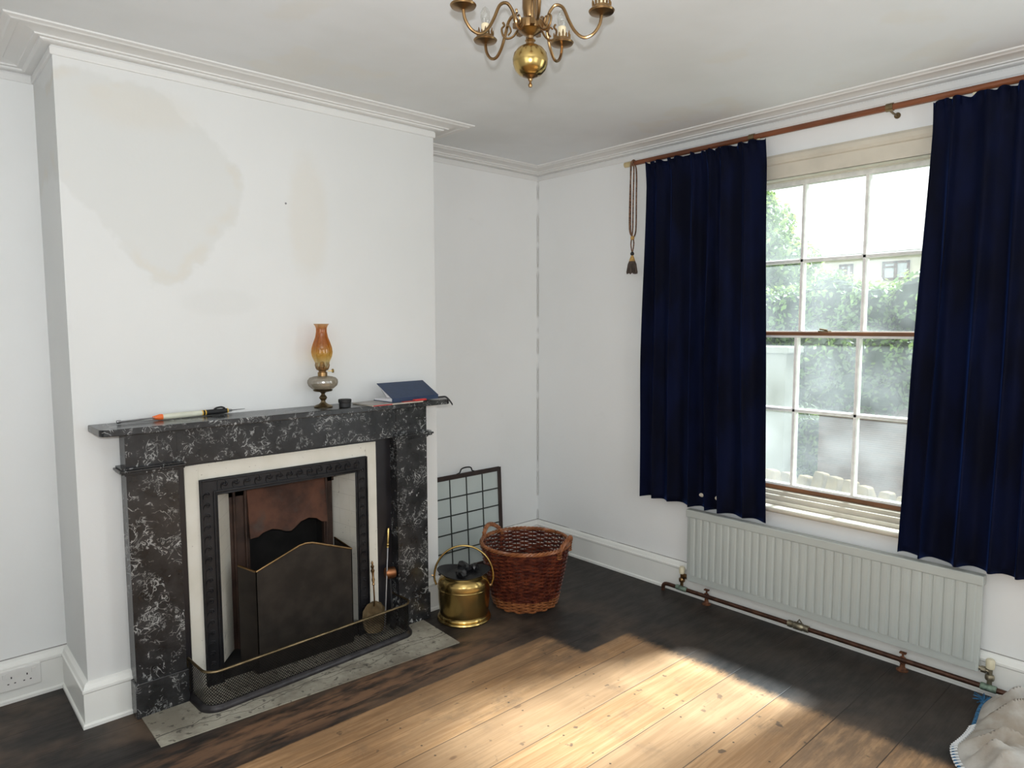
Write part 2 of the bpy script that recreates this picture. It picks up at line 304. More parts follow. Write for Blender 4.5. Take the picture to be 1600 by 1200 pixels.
MVG = vary('verdigris_copper', (.16, .22, .17), .6, .3, .5, 60); MVA = vary('dull_grey_brass_fitting', (.28, .25, .18), .4, .8, .3, 40); MCN = vary('ivory_plastic', (.70, .64, .46), .4, amt=.05)
MNV = vary('navy_bookcloth', (.014, .034, .085), .45, amt=.12, scale=60); MPA = vary('white_paper_pages', (.78, .77, .80), .8, amt=.05, scale=80)
MPP = vary('cream_magazine_paper', (.62, .56, .47), .5, amt=.15, scale=12); MRE = vary('red_print', (.55, .03, .03), .45, amt=.1); MSO = vary('white_socket_plastic', (.80, .79, .76), .35, amt=.02)
MOR = vary('orange_plastic', (.80, .16, .03), .4, amt=.05); MYE = vary('yellow_plastic', (.80, .48, .05), .4, amt=.05); MHA = vary('pale_cream_resin', (.66, .66, .54), .35, amt=.06)
MST = vary('dull_steel', (.30, .30, .31), .35, 1.0, .15, 30); MCT = cloth_mat(); MBC = vary('blue_frayed_braid', (.03, .13, .26), .9, amt=.5, scale=80); MWS = vary('white_stitching', (.75, .76, .76), .8, amt=.05)
MRO = vary('brown_and_gold_twisted_rope', (.16, .085, .05), .85, amt=.75, scale=120); MGO = vary('gold_thread', (.50, .30, .09), .6, amt=.2, scale=90); MTA = vary('dark_tassel_fringe', (.085, .062, .05), .9, amt=.5, scale=160, stretch=(1, 1, .08))
MCD = vary('cream_candle_sleeve', (.75, .64, .43), .5, amt=.06); MLE = vary('black_lead_strip', (.03, .035, .032), .5, .4, .2)
MCO = vary('black_coal', (.012, .012, .013), .35, amt=.5, scale=30, bumpk=.6)
MHL = vary('hedge_leaves', (.075, .15, .045), .45, amt=.55, scale=1.7); MDK = vary('dark_core_fill', (.012, .025, .010), .9, amt=.4, scale=4); MLT = vary('tree_leaves', (.13, .21, .085), .5, amt=.4, scale=1.0)
MBK2 = vary('tree_bark', (.08, .06, .045), .9, amt=.3, scale=8); MRN = vary('cream_render', (.72, .66, .54), .8, amt=.05, scale=3); MFN = vary('brown_slatted_wood', (.155, .088, .060), .7, amt=.2, scale=3, stretch=(1, 1, 6))
MSN = vary('golden_garden_stone', (.13, .09, .035), .85, amt=.35, scale=9, bumpk=.5); MGR = vary('grass_ground', (.05, .085, .03), .95, amt=.4, scale=6); MTL = tile_roof_mat(); MWP = vary('pale_grey_pillar_paint', (.20, .205, .17), .8, amt=.06, scale=5)
MDG = vary('dark_window_glass', (.05, .06, .07), .1, amt=.2)
for mm, st_ in ((MHL, .35), (MLT, .45)):     # leaves let some light through
    t = NT(mm); tl = t.n.new('ShaderNodeBsdfTranslucent'); tl.inputs[0].default_value = (.30, .42, .10, 1); mx = t.n.new('ShaderNodeMixShader'); mx.inputs[0].default_value = st_
    t.l.new(t.b.outputs[0], mx.inputs[1]); t.l.new(tl.outputs[0], mx.inputs[2]); t.l.new(mx.outputs[0], t.out.inputs[0])

# ------------------------------------------------------------------ geometry helpers
class MB:
    def __init__(s): s.v = []; s.f = []; s.mi = []; s.cur = 0
    def add(s, vs, fs):
        o = len(s.v); s.v += [tuple(p) for p in vs]; s.f += [tuple(i + o for i in f) for f in fs]; s.mi += [s.cur] * len(fs); return s
    def box(s, x0, x1, y0, y1, z0, z1):
        return s.add([(x0, y0, z0), (x1, y0, z0), (x1, y1, z0), (x0, y1, z0), (x0, y0, z1), (x1, y0, z1), (x1, y1, z1), (x0, y1, z1)],
                     [(0, 3, 2, 1), (4, 5, 6, 7), (0, 1, 5, 4), (1, 2, 6, 5), (2, 3, 7, 6), (3, 0, 4, 7)])
    def tube(s, pts, r, n=8, closed=False, cap=True):
        pts = [Vector(p) for p in pts]; N = len(pts); rs = r if hasattr(r, '__len__') else [r] * N
        T = []
        for i in range(N):
            a = pts[(i - 1) % N] if (closed or i > 0) else pts[0]; b = pts[(i + 1) % N] if (closed or i < N - 1) else pts[-1]
            d = b - a; T.append(d.normalized() if d.length > 1e-9 else Vector((0, 0, 1)))
        up = Vector((0, 0, 1)) if abs(T[0].z) < .9 else Vector((1, 0, 0)); nv = (up - T[0] * up.dot(T[0])).normalized(); vs = []
        for i in range(N):
            nv = (nv - T[i] * nv.dot(T[i])); nv = nv.normalized() if nv.length > 1e-9 else T[i].orthogonal().normalized(); bv = T[i].cross(nv)
            for k in range(n):
                a = 2 * PI * k / n; vs.append(pts[i] + (nv * math.cos(a) + bv * math.sin(a)) * rs[i])
        fs = []
        for i in range(N if closed else N - 1):
            for k in range(n):
                a = i * n + k; b = i * n + (k + 1) % n; j = (i + 1) % N; fs.append((a, b, j * n + (k + 1) % n, j * n + k))
        if cap and not closed: fs.append(tuple(range(n - 1, -1, -1))); fs.append(tuple((N - 1) * n + k for k in range(n)))
        return s.add(vs, fs)
    def lathe(s, prof, cx=0, cy=0, cz=0, n=32, axis='z'):
        vs = []; fs = []
        for r, h in prof:
            for k in range(n):
                a = 2 * PI * k / n; p = (r * math.cos(a), r * math.sin(a), h)
                if axis == 'x': p = (p[2], p[0], p[1])
                if axis == 'y': p = (p[0], p[2], p[1])
                vs.append((cx + p[0], cy + p[1], cz + p[2]))
        for i in range(len(prof) - 1):
            for k in range(n): a = i * n + k; b = i * n + (k + 1) % n; fs.append((a, b, b + n, a + n))
        if prof[0][0] > 1e-6: fs.append(tuple(range(n - 1, -1, -1)))
        if prof[-1][0] > 1e-6: fs.append(tuple((len(prof) - 1) * n + k for k in range(n)))
        return s.add(vs, fs)
    def prism(s, poly, a, b, plane='xy'):
        """poly in the plane, extruded from a to b along the third axis"""
        def P(u, v, h): return {'xy': (u, v, h), 'xz': (u, h, v), 'yz': (h, u, v)}[plane]
        n = len(poly); vs = [P(u, v, a) for u, v in poly] + [P(u, v, b) for u, v in poly]
        return s.add(vs, [tuple(range(n - 1, -1, -1)), tuple(range(n, 2 * n))] + [(i, (i + 1) % n, n + (i + 1) % n, n + i) for i in range(n)])
    def grid(s, fn, nu, nv, cu=False):
        vs = [fn(i / nu, j / nv) for j in range(nv + 1) for i in range(nu + (0 if cu else 1))]; w = nu + (0 if cu else 1); fs = []
        for j in range(nv):
            for i in range(nu): a = j * w + i; b = j * w + (i + 1) % w; fs.append((a, b, b + w, a + w))
        return s.add(vs, fs)
    def build(s, name, mat, parent=None, smooth=False, bevel=0, loc=None, **props):
        me = bpy.data.meshes.new(name); me.from_pydata(s.v, [], s.f); me.validate()
        bm = bmesh.new(); bm.from_mesh(me); bmesh.ops.remove_doubles(bm, verts=bm.verts, dist=1e-6); bmesh.ops.recalc_face_normals(bm, faces=bm.faces); bm.to_mesh(me); bm.free()
        for m in (mat if isinstance(mat, (list, tuple)) else [mat]): me.materials.append(m)
        if smooth:
            me.polygons.foreach_set('use_smooth', [True] * len(me.polygons))
            try: me.set_sharp_from_angle(angle=math.radians(38))
            except Exception: pass
        o = bpy.data.objects.new(name, me); C.objects.link(o)
        if parent is not None: o.parent = parent
        if loc: o.location = loc
        if bevel:
            b = o.modifiers.new('bevel', 'BEVEL'); b.width = bevel; b.segments = 2; b.limit_method = 'ANGLE'
        for k, v in props.items(): o[k] = v
        return o
def tag(o, label, cat, group=None, kind=None):
    o['label'] = label; o['category'] = cat
    if group: o['group'] = group
    if kind: o['kind'] = kind
    return o
def thing(name, label, cat, loc=(0, 0, 0), rz=0, group=None):
    o = bpy.data.objects.new(name, None); C.objects.link(o); o.location = loc; o.rotation_euler = (0, 0, rz); o.empty_display_size = .05
    return tag(o, label, cat, group)
def struct(o): o['kind'] = 'structure'; return o
def arc(cx, cy, r, a0, a1, n): return [(cx + r * math.cos(math.radians(a0 + (a1 - a0) * i / n)), cy + r * math.sin(math.radians(a0 + (a1 - a0) * i / n))) for i in range(n + 1)]
def catmull(pts, k=8):
    pts = [Vector(p) for p in pts]; out = []
    for i in range(len(pts) - 1):
        p0 = pts[max(i - 1, 0)]; p1 = pts[i]; p2 = pts[i + 1]; p3 = pts[min(i + 2, len(pts) - 1)]
        for j in range(k):
            t = j / k; out.append(.5 * ((2 * p1) + (p2 - p0) * t + (2 * p0 - 5 * p1 + 4 * p2 - p3) * t * t + (3 * p1 - p0 - 3 * p2 + p3) * t ** 3))
    out.append(pts[-1]); return out

# ------------------------------------------------------------------ room shell
H = 2.506; XW = -4.4; YS = -4.75; D = .41; BL, BR = -2.7675, -1.142
WY0, WY1, WZ0, WZ1 = -2.385, -1.395, .575, 2.235        # opening of the visible window
struct(MB().box(XW - .15, .2, YS - .15, .15, -.12, 0).build('floor', MFL))
struct(MB().box(XW - .15, .2, YS - .15, .15, H, H + .12).build('ceiling', MCE))
struct(MB().box(XW, 0, 0, .15, 0, H).build('wall_north', MW))
b = MB(); V0, V1 = -4.45, -3.45                           # opening of the added second window, out of the frame
b.box(0, .2, WY1, .15, 0, H).box(0, .2, V1, WY0, 0, H).box(0, .2, YS - .15, V0, 0, H)
b.box(0, .2, WY0, WY1, 0, WZ0).box(0, .2, WY0, WY1, WZ1, H).box(0, .2, V0, V1, 0, WZ0).box(0, .2, V0, V1, WZ1, H)
struct(b.build('wall_east', MW))
struct(MB().box(XW - .15, XW, YS - .15, .15, 0, H).build('wall_west', MW))
struct(MB().box(XW, 0, YS - .15, YS, 0, H).build('wall_south', MW))
OX0, OX1, OZ = -2.345, -1.575, .872                        # builder's opening for the grate
b = MB().box(BL, OX0, -D, 0, 0, H).box(OX1, BR, -D, 0, 0, H).box(OX0, OX1, -D, 0, OZ, H)
struct(b.build('wall_chimney_breast', MBR))

def run(profile, a, bb, m0, m1, inward, name, mat, smooth=False):
    """moulding along a wall from a to bb; profile = (projection, z); m = mitre per unit of projection at each end"""
    a = Vector((*a, 0)); bb = Vector((*bb, 0)); d = (bb - a).normalized(); n = Vector((*inward, 0)); vs = []
    for P, k in ((a, -m0), (bb, m1)):
        for p, z in profile: q = P + n * p + d * (k * p); vs.append((q.x, q.y, z))
    N = len(profile); m = MB().add(vs, [(i, (i + 1) % N, N + (i + 1) % N, N + i) for i in range(N)] + [tuple(range(N - 1, -1, -1)), tuple(range(N, 2 * N))])
    return struct(m.build(name, mat, smooth=smooth))
COR = [(0, 2.448), (.006, 2.448), (.008, 2.4525), (.008, 2.474), (.004, 2.477), (.004, 2.480), (.030, 2.480), (.038, 2.483), (.040, 2.488), (.056, 2.488), (.058, 2.4925), (.066, 2.4945),
       (.085, 2.4965), (.104, 2.4975), (.108, 2.4945), (.128, 2.4945), (.134, 2.498), (.150, 2.501), (.152, H), (0, H)]
BAS = [(0, 0), (.027, 0), (.027, .012), (.023, .017), (.020, .018), (.020, .132), (.024, .137), (.024, .146), (.019, .149), (.017, .155), (.014, .163), (.008, .168), (0, .1705)]
SEG = [((0, YS), (0, 0), 0, -1, (-1, 0), 'east'), ((0, 0), (BR, 0), -1, -1, (0, -1), 'alcove_right'), ((BR, 0), (BR, -D), -1, 1, (1, 0), 'breast_right'), ((BR, -D), (BL, -D), 1, 1, (0, -1), 'breast_front'),
       ((BL, -D), (BL, 0), 1, -1, (-1, 0), 'breast_left'), ((BL, 0), (XW, 0), -1, -1, (0, -1), 'alcove_left'), ((XW, 0), (XW, YS), -1, -1, (1, 0), 'west')]
for i, (a, bb, m0, m1, inw, nm) in enumerate(SEG):
    run(COR, a, bb, m0, m1, inw, 'trim_%d' % (i + 1), MCR)
    if nm == 'breast_front':
        run(BAS, (BR, -D), (-1.264, -D), 1, 0, inw, 'baseboard_breast_right_front', MTR); run(BAS, (-2.622, -D), (BL, -D), 0, 1, inw, 'baseboard_breast_left_front', MTR)
    else: run(BAS, a, bb, m0, m1, inw, 'baseboard_' + nm, MTR)

# ------------------------------------------------------------------ the sash window
W1 = bpy.data.objects.new('window_1', None); C.objects.link(W1); W1.location = (0, 0, 0); struct(W1)
GY0, GY1 = -2.335, -1.445; MY = (-2.037, -1.742)
b = MB()                                                   # box frame and reveals
b.box(.001, .19, WY0, WY0 + .022, WZ0, WZ1).box(.001, .19, WY1 - .022, WY1, WZ0, WZ1).box(.001, .19, WY0, WY1, WZ1 - .018, WZ1)
b.box(.066, .078, WY0 + .02, WY0 + .04, .64, WZ1 - .018).box(.066, .078, WY1 - .04, WY1 - .02, .64, WZ1 - .018).box(.064, .078, WY0 + .02, WY1 - .02, WZ1 - .034, WZ1 - .018)
b.build('frame', MCM, W1)
b = MB()                                                   # architrave on the wall face
prof = [(0, 0), (.010, 0), (.012, .012), (.012, .066), (.020, .070), (.026, .082), (.028, .100), (.022, .112), (0, .116)]
def archi(y0, y1, z0, z1, axis):
    n = len(prof)
    if axis == 'top': vs = [(-p, y0 - h, z0 + h) for p, h in prof] + [(-p, y1 + h, z0 + h) for p, h in prof]
    elif axis == 'l': vs = [(-p, y0 - h, z0) for p, h in prof] + [(-p, y0 - h, z1 + h) for p, h in prof]
    else: vs = [(-p, y1 + h, z0) for p, h in prof] + [(-p, y1 + h, z1 + h) for p, h in prof]
    b.add(vs, [(i, (i + 1) % n, n + (i + 1) % n, n + i) for i in range(n)] + [tuple(range(n)), tuple(range(2 * n - 1, n - 1, -1))])
AZ = 2.205
archi(WY0, WY1, AZ, AZ, 'top'); archi(WY0, WY1, .60, AZ, 'l'); archi(WY0, WY1, .60, AZ, 'r')
b.box(-.010, .062, WY0, WY1, AZ, WZ1)
b.build('architrave', MCM, W1)
b = MB()                                                   # sill board with rounded nosing
nose = [(.10, .585), (.10, .604)] + [(-.045 + .016 * math.cos(math.radians(a)), .590 + .014 * math.sin(math.radians(a))) for a in range(90, 271, 20)]
b.prism(nose, WY0 - .10, WY1 + .10, 'xz').box(.0, .064, WY0 + .02, WY1 - .02, .603, .622).box(.022, .15, WY0 + .02, WY1 - .02, .61, .646).box(.045, .16, WY0 + .02, WY1 - .02, .63, .664)
b.build('window_sill', MCM, W1, bevel=.002)
def sash(name, x0, x1, zb, zt, zm, rb, rt):
    s_ = MB(); s_.box(x0, x1, GY0 - .047, GY0, zb - rb, zt + rt).box(x0, x1, GY1, GY1 + .047, zb - rb, zt + rt)
    s_.box(x0, x1, GY0, GY1, zb - rb, zb).box(x0, x1, GY0, GY1, zt, zt + rt)
    for y in MY: s_.prism([(x0, y - .006), (x0 + .008, y - .010), (x1, y - .010), (x1, y + .010), (x0 + .008, y + .010), (x0, y + .006)], zb, zt, 'xy')
    s_.prism([(x0, zm - .006), (x0 + .008, zm - .010), (x1, zm - .010), (x1, zm + .010), (x0 + .008, zm + .010), (x0, zm + .006)], GY0, GY1, 'xz')
    # the xz prism runs along y
    o = s_.build(name, MSW, W1)
    xm = (x0 + x1) / 2 + .006; MB().box(xm, xm + .003, GY0 - .003, GY1 + .003, zb - .003, zt + .003).build('glass', MGL, o); return o
lo = sash('lower_sash', .080, .112, .697, 1.437, 1.075, .012, .012)
up = sash('upper_sash', .118, .150, 1.470, 2.186, 1.817, .020, .030)
MB().box(.074, .112, GY0 - .047, GY1 + .047, .665, .685).build('bottom_rail', MBW, lo, bevel=.002)
MB().box(.074, .114, GY0 - .047, GY1 + .047, 1.4485, 1.466).build('meeting_rail', MBW, lo, bevel=.003)
b = MB().box(.082, .112, -1.90, -1.85, 1.466, 1.472).tube([(.095, -1.89, 1.474), (.088, -1.855, 1.480)], .004, 8); b.build('sash_catch', MBD, lo)

# unseen second window added for its light: bare frame beyond the right edge
b = MB(); b.box(.10, .14, V0, V0 + .05, WZ0, WZ1).box(.10, .14, V1 - .05, V1, WZ0, WZ1).box(.10, .14, V0, V1, WZ0, WZ0 + .06).box(.10, .14, V0, V1, WZ1 - .06, WZ1).box(.10, .14, V0, V1, 1.43, 1.47)
struct(b.build('window_2_added', MSW))

# ------------------------------------------------------------------ curtains, pole, tassel
def curtain(name, yt0, yt1, yb0, yb1, folds, seed, label, zt=2.384, zb=.53, hooks=()):
    rnd = random.Random(seed); ph = [rnd.uniform(0, 6.28) for _ in range(6)]
    def fn(u, v):
        z = zb + (zt - zb) * v; k = 1 - v
        uu = u + .022 * math.sin(6.28 * u * 2 + ph[0]) + .010 * math.sin(6.28 * 5 * u + ph[1])
        y = (yb0 + (yb1 - yb0) * uu) * k + (yt0 + (yt1 - yt0) * uu) * v
        amp = (.012 + .026 * min(1, k * 1.6 + .05)) * (.75 + .25 * math.sin(6.28 * 1.5 * u + ph[2]))
        a = 6.28 * folds * u + ph[3] + .25 * math.sin(3 * v + ph[4])
        w = math.sin(a) + .22 * math.sin(2 * a + ph[5] + 1.5 * v)
        x = -.092 - amp * w - .020 * max(0, (v - .93) / .07) ** 1.5; y += amp * .55 * math.cos(a) * (-1 if yb1 < yb0 else 1)
        x += .004 * math.sin(23 * u + 9 * v)
        if v > .965:                                           # gathered heading
            q = (v - .965) / .035; x += .010 * q * math.sin(6.28 * folds * 3.2 * u) ; z += .006 * q * math.sin(6.28 * folds * 1.7 * u + ph[1])
        edge = min(u, 1 - u)
        if edge < .01: x += .004
        return (x, y, z)
    b = MB(); b.grid(fn, 220, 60); o = b.build(name, MVE, smooth=True); tag(o, label, 'curtain')
    s_ = o.modifiers.new('thickness', 'SOLIDIFY'); s_.thickness = .003
    for y in hooks:
        h = MB(); h.tube([(-.09, y, 2.366), (-.09, y, 2.386), (-.086, y, 2.392)], .0022, 6); h.box(-.094, -.086, y - .006, y + .006, 2.382, 2.392); h.build('curtain_hook', MCN, o)
    return o
curtain('curtain', -.935, -1.632, -.925, -1.683, 7, 4, 'dark blue velvet curtain hanging at the corner side of the window', hooks=(-.965, -1.61))
curtain('curtain', -2.365, -2.985, -2.312, -3.00, 6, 11, 'dark blue velvet curtain hanging above the right end of the radiator', hooks=(-2.50, -2.42))
t = thing('curtain_pole', 'long varnished wooden curtain pole above the sash window', 'curtain pole', (-.09, -.80, 2.405))
RX = -.09
MB().tube([(0, -.05, 0), (0, -2.30, 0)], .0135, 12).build('pole', MRD, t, smooth=True)
MB().tube([(0, 0, 0), (0, -.055, 0)], .0150, 14).build('end_cap', vary('pale_brass_end', (.62, .50, .28), .35, .4, .1), t, smooth=True)
for y in (-.775, -1.395, -2.20 + .0):
    b = MB(); b.box(-.001, .086, y - .006, y + .006, -.004, .004) if False else None
    b.tube([(0, y - .014, 0), (0, y + .014, 0)], .0165, 14).tube([(.004, y, -.012), (.04, y, -.016), (.089, y, -.016)], .0045, 8).lathe([(.013, .085), (.013, .0895)], 0, y, -.016, 12, 'x')
    b.build('bracket', MBD, t, smooth=True)
t = thing('tassel_tieback', 'brown and gold rope tieback with a dark tassel hung on the pole end', 'tieback', (-.09, -.862, 2.405))
b = MB()
def loopr(y0, y1, x, z1, wob): return catmull([(0, 0, .018), (-.017, y0 * .3, .005), (x, y0, -.03), (x, y0 * 1.1 + wob, -.20), (x, y0 + wob, -.36), (x * .6, y1, z1)], 6)
for y0, xx, wv in ((-.012, -.016, .003), (.012, -.014, -.004), (.004, -.020, .006), (-.004, .016, -.003)):
    pts = loopr(y0, 0, xx, -.405, wv); b.tube(pts, .0042, 6)
    for k in range(0, len(pts) - 1): pass
b.tube(catmull([(-.006, -.006, -.415), (-.006, -.010, -.45), (-.006, 0, -.50)], 5), .0035, 6).tube(catmull([(-.006, .006, -.415), (-.006, .010, -.45), (-.006, 0, -.50)], 5), .0035, 6)
b.tube([(0.0165 * math.cos(a), 0.0, .0165 * math.sin(a)) for a in [PI * i / 8 for i in range(9)]], .005, 6)
b.build('rope', MRO, t, smooth=True)
MB().lathe([(.006, 0), (.011, .004), (.011, .018), (.006, .022)], -.006, 0, -.424, 12).build('toggle', MGO, t, smooth=True)
MB().lathe([(.004, 0), (.010, .005), (.011, .012), (.008, .019), (.004, .022)], -.006, 0, -.512, 14).build('knot', MBK, t, smooth=True)
MB().lathe([(.018, 0), (.013, .018), (.006, .034)], -.006, 0, -.545, 14).build('tassel_cap', MGO, t, smooth=True)
b = MB()
for k in range(40):
    a = 6.28 * k / 40; r1 = .027 + .004 * math.sin(k * 2.3)
    b.tube([(-.006 + .011 * math.cos(a), .011 * math.sin(a), -.535), (-.006 + .022 * math.cos(a), .022 * math.sin(a), -.56), (-.006 + r1 * math.cos(a), r1 * math.sin(a), -.610 + .004 * math.sin(k * 5.1))], .0028, 5)
b.lathe([(.008, 0), (.018, -.02), (.022, -.07)], -.006, 0, -.535, 14)
b.build('fringe', MTA, t)

# ------------------------------------------------------------------ radiator and pipe
t = thing('radiator', 'pale grey panel radiator with vertical ribs under the window', 'radiator', (0, 0, 0))
RY0, RY1, RZ0, RZ1 = -2.610, -1.235, .102, .500
b = MB(); N = 33; pts = []
pit = (RY1 - RY0 - .03) / N
for k in range(N):
    y = RY0 + .015 + k * pit
    pts += [(-.0655, y), (-.0655, y + pit * .10), (-.0705, y + pit * .26), (-.0715, y + pit * .6), (-.0705, y + pit * .86), (-.0655, y + pit * .98)]
poly = [(-.038, RY0 + .002), (-.060, RY0), (-.064, RY0 + .006)] + pts + [(-.064, RY1 - .006), (-.060, RY1), (-.038, RY1 - .002)]
b.prism(poly, RZ0 + .035, RZ1 - .042, 'xy')
flat = [(-.040, RY0 + .002), (-.060, RY0), (-.066, RY0 + .008), (-.066, RY1 - .008), (-.060, RY1), (-.040, RY1 - .002)]
b.prism(flat, RZ0, RZ0 + .0352, 'xy')
b.build('panel', MRA, t)
MB().box(-.074, -.030, RY0 - .004, RY1 + .004, RZ1 - .042, RZ1).build('top_grille', MRA, t, bevel=.005)
for y in (-1.45, -2.40): MB().box(-.040, -.001, y - .02, y + .02, .16, .44).build('wall_bracket', MRA, t)
for y, s_ in ((-1.200, 1), (-2.648, -1)):
    v = MB().tube([(-.052, y, .052), (-.052, y, .125)], .009, 10).lathe([(.015, 0), (.017, .006), (.017, .016), (.013, .022)], -.052, y, .078, 12).tube([(-.052, y, .112), (-.052, y - s_ * .04, .116)], .0085, 10).lathe([(.014, -.008), (.014, .008)], -.052, y - s_ * .022, .114, 8, 'y').build('valve', MVA if s_ < 0 else MBA, t, smooth=True)
    MB().lathe([(.012, 0), (.0155, .003), (.0165, .034), (.012, .040)], -.052, y, .124, 14).build('valve_knob', MCN, v, smooth=True)
t = thing('heating_pipe', 'brown copper pipe running along the skirting below the radiator', 'pipe', (0, 0, 0))
b = MB(); b.tube(catmull([(-.060, -1.083, .0), (-.060, -1.083, .022), (-.060, -1.092, .037), (-.060, -1.115, .042), (-.060, -1.16, .042)], 5) + [(-.060, -2.2, .046), (-.060, YS + .01, .050)], .0110, 12); b.build('copper_pipe', MPI, t, smooth=True)
MB().lathe([(.0125, -.035), (.0145, -.03), (.0145, .03), (.0125, .035)], -.060, -1.205, .0435, 12, 'y').build('corroded_tee', MVG, t, smooth=True, label='green corroded joint')
MB().lathe([(.0125, -.028), (.0145, -.026), (.0145, .026), (.0125, .028)], -.060, -2.648, .0475, 12, 'y').build('tee', MVG, t, smooth=True)
b = MB().lathe([(.014, -.052), (.0165, -.050), (.0165, -.030), (.013, -.028), (.018, -.020), (.018, .020), (.013, .028), (.0165, .030), (.0165, .050), (.014, .052)], -.060, -1.868, .045, 12, 'y')
cp = b.build('drain_coupling', MVA, t, smooth=True); MB().tube([(-.060, -1.86, .060), (-.060, -1.872, .080), (-.060, -1.885, .064)], .0035, 6).build('lever', MVA, cp)
for y in (-1.362, -2.332):
    s_ = MB(); s_.lathe([(.024, 0), (.024, .004), (.014, .010), (.010, .020), (.010, .028)], -.085 + .025, y, 0, 14); s_.tube([(-.060, y + .0145 * math.cos(a), .0455 + .0145 * math.sin(a)) for a in [6.283 * i / 14 for i in range(14)]], .004, 6, closed=True)
    s_.tube([(-.060, y, .058), (-.060, y, .078)], .005, 8); s_.box(-.068, -.052, y - .013, y + .013, .076, .082); s_.build('pipe_clip', vary('rusty_clip', (.13, .05, .022), .7, .3, .4, 50), t)

# ------------------------------------------------------------------ fire surround
SL, SR = -2.622, -1.262; SF = -.490; IL, IR = -2.440, -1.440
t = thing('fire_surround', 'black marble fireplace surround with white veins on the chimney breast', 'fireplace', (0, 0, 0))
sh = [(-2.722, -D), (-2.722, -.572)] + arc(-2.692, -.578, .030, 180, 270, 5) + arc(-1.222, -.578, .030, 270, 360, 5) + [(-1.192, -D)]
MB().prism(sh, 1.115, 1.140, 'xy').build('mantel_shelf', MMA, t, bevel=.003)
MB().box(SL + .16, SR - .16, SF + .004, -D, .962, 1.115).build('frieze', MMA, t)
for x0, x1 in ((SL, IL), (IR, SR)):
    lg = MB().box(x0, x1, SF, -D, .135, .952).box(x0, x1, SF, -D, .975, 1.115).build('pilaster', MMA, t, bevel=.0015)
    MB().prism([(x0 - .006, SF - .008), (x1 + .006, SF - .008), (x1 + .006, -D), (x0 - .006, -D)], 0, .138, 'xy').build('plinth_block', MMA, lg, bevel=.003)
    b = MB()
    for o_, z0, z1 in ((.006, .945, .953), (.020, .953, .961), (.026, .961, .970), (.018, .970, .977)): b.prism([(x0 - o_, SF - o_), (x1 + o_, SF - o_), (x1 + o_, -D), (x0 - o_, -D)], z0, z1, 'xy')
    b.build('capital_moulding', MMA, lg, bevel=.002)
b = MB().box(IL, -2.402, -.428, -D, 0, .965).box(-1.522, IR, -.428, -D, 0, .965).box(-2.402, -1.522, -.428, -D, .942, .965); b.build('inner_slip', vary('plain_black_slate', (.016, .015, .018), .3, amt=.3, scale=8), t)

t = thing('fireplace_insert', 'black cast iron fireplace insert with cream slips, tiled cheeks and rusty hood', 'fireplace', (0, 0, 0))
FB = -.432
b = MB().box(-2.402, -2.348, FB, -D, 0, .942).box(-1.578, -1.522, FB, -D, 0, .942).box(-2.348, -1.578, FB, -D, .878, .942); b.build('cream_slip', MTI, t, bevel=.002)
b = MB()
def rectframe(b, o, y0, y1):
    x0, x1, zt = -2.348 + o[0], -1.578 - o[0], .878 - o[0]; X0, X1, ZT = -2.348 + o[1], -1.578 - o[1] * .80, .878 - o[1]
    b.box(x0, X0, y0, y1, 0, zt).box(X1, x1, y0, y1, 0, zt).box(X0, X1, y0, y1, ZT, zt)
rectframe(b, (0, .070), -.440, -D); rectframe(b, (0, .008), -.448, -.440); rectframe(b, (.052, .060), -.446, -.440); rectframe(b, (.064, .070), -.444, -.440)
fr = b.build('iron_frame', MIR, t, bevel=.002)
b = MB()                                                     # low relief leaf scrolls round the frame
def leaf(cx, cz, L, ang, r=.0045):
    p = []
    for i in range(9):
        q = i / 8; a = ang + 1.9 * q * q; p.append((cx + L * q * math.cos(a), -.4415, cz + L * q * math.sin(a)))
    b.tube(p, [r * (1 - .7 * i / 8) for i in range(9)], 5)
for k in range(14):
    x = -2.27 + .0475 * k + .02
    for s_ in (1, -1): leaf(x, .848, .024, (0 if s_ > 0 else PI) + .25 * s_); leaf(x, .848, .016, (PI / 2) * s_, .004)
    b.lathe([(.0055, -.0035), (.0035, -.006), (0, -.007)], x, -.4395, .848, 8, 'y')
b.build('scroll_relief', MIR, fr, smooth=True)
for xs in (-2.318, -1.604):
    b = MB()
    for k in range(17):
        z = .09 + .045 * k
        leaf(xs, z, .020, PI / 2 + .2); leaf(xs, z, .020, PI / 2 - 1.4); b.lathe([(.005, -.0035), (0, -.006)], xs, -.4395, z, 8, 'y')
    b.build('scroll_relief', MIR, fr, smooth=True)
# splayed cheeks
CB = -.245
def cheek(x0, x1, mat):
    v = [(x0, -.425, .075), (x1, CB, .045), (x1, CB, .758), (x0, -.425, .808)]; nx = .012 if x0 < x1 else -.012
    return MB().add(v + [(a - nx, c_ + .0, d_) for a, c_, d_ in v], [(0, 1, 2, 3), (7, 6, 5, 4), (0, 4, 5, 1), (1, 5, 6, 2), (2, 6, 7, 3), (3, 7, 4, 0)])
cheek(-2.278, -2.160, 0).build('tiled_cheek', MCL, t); cheek(-1.636, -1.664, 0).build('tiled_cheek', MCH, t)
b = MB().box(-2.190, -2.085, -.262, -.240, .0, .80).box(-1.720, -1.672, -.262, -.240, .0, .80).box(-2.190, -1.655, -.262, -.240, .745, .83)
for xx in (-2.150, -2.100, -1.705): b.tube([(xx, -.266, .01), (xx, -.266, .79)], .007, 8)
b.box(-2.278, -1.64, -.43, -.24, .808, .83)
b.build('arch_column', vary('sooty_rusted_iron', (.045, .024, .017), .6, .3, .4, 14), t)
